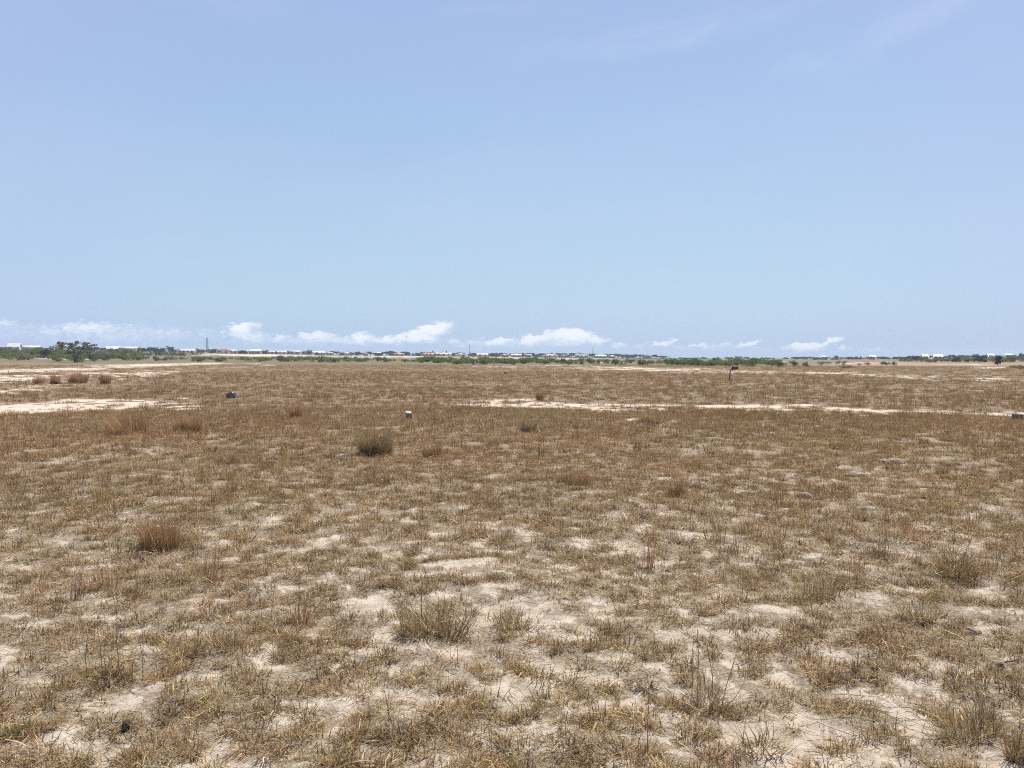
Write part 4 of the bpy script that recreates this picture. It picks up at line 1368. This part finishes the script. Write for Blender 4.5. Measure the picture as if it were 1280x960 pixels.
CL = [
    (470, 567, 44, 38, 'upright', 'bushy olive-brown clump of fine upright stems, roundest in the field', (), 1.15),
    (200, 683, 66, 48, 'rusty', 'twiggy reddish-brown clump at the edge of the sandy patches', ()),
    (140, 853, 86, 26, 'flat', 'wide weeping straw tussock with several tall seed stalks', ((-32, 770, -.1), (8, 768, -.03), (-12, 785, -.1), (38, 778, 0))),
    (885, 880, 80, 52, 'scruffy', 'scruffy dark clump with two tall stalks on bare sand', ((-12, 788, -.02), (6, 778, .0), (-20, 795, .02), (18, 812, .3))),
    (1222, 917, 100, 52, 'dense', 'big dense olive-straw tussock, broadest near the bottom corner', ()),
    (500, 922, 82, 44, 'scruffy', 'dark scruffy clump with one reddish stalk in the front sand', ((-14, 835, -.02), (-38, 880, -.05))),
    (215, 898, 46, 24, 'flat', 'small grey flattened tussock near the black charred lump', ()),
    (130, 915, 70, 22, 'scruffy', 'low dark scruffy clump right beside the black charred lump', ()),
    (374, 778, 44, 34, 'rusty', 'rusty clump with a reddish stalk above pale sand', ((-2, 728, .04),)),
    (285, 812, 74, 34, 'scruffy', 'untidy straw clump between pale sand patches', ()),
    (540, 790, 92, 48, 'dense', 'broad brown clump among sandy patches in the middle', ((-14, 712, .02),)),
    (640, 785, 80, 30, 'dense', 'low brown clump beside the broad brown one', ()),
    (845, 620, 22, 36, 'rusty', 'narrow rusty clump standing up from short grass', ()),
    (722, 605, 46, 24, 'rusty', 'reddish low clump in the middle of the plain grass', ()),
    (545, 570, 34, 26, 'rusty', 'sparse rusty clump beside the bushy olive-brown one', ()),
    (660, 540, 24, 18, 'upright', 'small dark upright clump below the sandy track', ()),
    (440, 608, 30, 22, 'scruffy', 'grey scruffy clump below the bushy olive-brown one', ()),
    (480, 604, 36, 20, 'upright', 'low olive clump just below the bushy olive-brown one', ()),
    (288, 578, 30, 24, 'scruffy', 'dark clump in the rusty grass', ()),
    (370, 523, 18, 24, 'rusty', 'dark rusty upright clump by the faint end of the track', ()),
    (165, 542, 76, 36, 'rusty', 'wide reddish-brown stand of grass below the bare track', ()),
    (235, 540, 40, 30, 'rusty', 'reddish-brown stand next to the wide one below the bare track', ()),
    (676, 500, 10, 16, 'rusty', 'thin upright rusty clump above the sandy track', ()),
    (97, 479, 28, 16, 'rusty', 'tall rusty clump on pale sand, widest of three', ()),
    (70, 480, 14, 13, 'rusty', 'narrow rusty clump on pale sand, middle of three', ()),
    (48, 480, 14, 11, 'rusty', 'short rusty clump on pale sand, smallest of three', ()),
    (133, 480, 13, 15, 'rusty', 'isolated narrow rusty clump past the three on pale sand', ()),
    (388, 497, 24, 8, 'scruffy', 'low olive clump above the plot marker and track', ()),
    (820, 527, 60, 12, 'scruffy', 'long low dark clump below the sandy track', ()),
    (865, 528, 16, 12, 'scruffy', 'dark clump next to the long low one below the track', ()),
    (1203, 524, 9, 8, 'dense', 'small round dark clump near the concrete block', ()),
    (1175, 592, 24, 16, 'upright', 'dark upright tuft in the greenish grass', ()),
    (1200, 720, 56, 44, 'dense', 'tall pale straw stand in the greenish grass', ()),
    (1150, 775, 60, 30, 'dense', 'olive stand above the big dense tussock', ()),
    (965, 728, 34, 26, 'scruffy', 'dark scruffy clump above pale sand', ()),
    (1020, 745, 84, 32, 'dense', 'broad olive clump beside a dark scruffy one', ()),
    (1040, 848, 36, 24, 'scruffy', 'grey tuft alone on the sand between larger clumps', ()),
    (1068, 840, 24, 28, 'upright', 'small upright tuft beside a grey one on the sand', ()),
    (955, 935, 68, 40, 'dense', 'dense tuft near the bottom edge, before the stalky clump', ()),
    (1215, 850, 70, 26, 'dense', 'wispy straw tuft above the big dense tussock', ()),
    (650, 898, 40, 26, 'scruffy', 'dark small tuft on a pale bare patch', ()),
    (812, 945, 40, 30, 'scruffy', 'sparse tuft with a tall thin stalk near the bottom edge', ((-2, 842, -.01),)),
    (1270, 950, 34, 50, 'upright', 'upright twiggy tuft in the bottom corner', ((6, 868, .0),)),
    (780, 950, 70, 30, 'dense', 'low greenish tuft along the bottom edge', ()),
    (365, 925, 60, 26, 'dense', 'low straw tuft on sand left of a stalky dark clump', ()),
    (243, 818, 40, 14, 'scruffy', 'low dark mat of dead grass left of an untidy straw clump', ()),
    (925, 793, 44, 14, 'scruffy', 'low dark mat of dead grass on pale sand above the stalky clump', ()),
    (386, 501, 30, 6, 'scruffy', 'low dark mat of dead grass near the faint end of the track', ()),
    (465, 523, 36, 8, 'scruffy', 'low dark mat of dead grass beside the plot marker', ()),
    (420, 950, 50, 30, 'dense', 'tufted straw along the bottom edge beside sand', ()),
]
for cl in CL:
    clump(*cl)

# ------------------------------------------------------------------ haze
HAZE = 0.0003
if HAZE > 0:
    hm, w = new_mat('pale_air')
    pv = w.n('ShaderNodeVolumePrincipled', {'Color': (0.80, 0.90, 1.0, 1), 'Density': HAZE, 'Anisotropy': 0.0})
    w.n('ShaderNodeOutputMaterial', {1: pv.outputs[0]})
    hb = MB().box((0, 0, 12.0), (GROUND_R * 2 + 40, GROUND_R * 2 + 40, 27.0)).build('haze', hm)
    tag(hb, 'thin pale haze in the air over the whole field', kind='stuff')
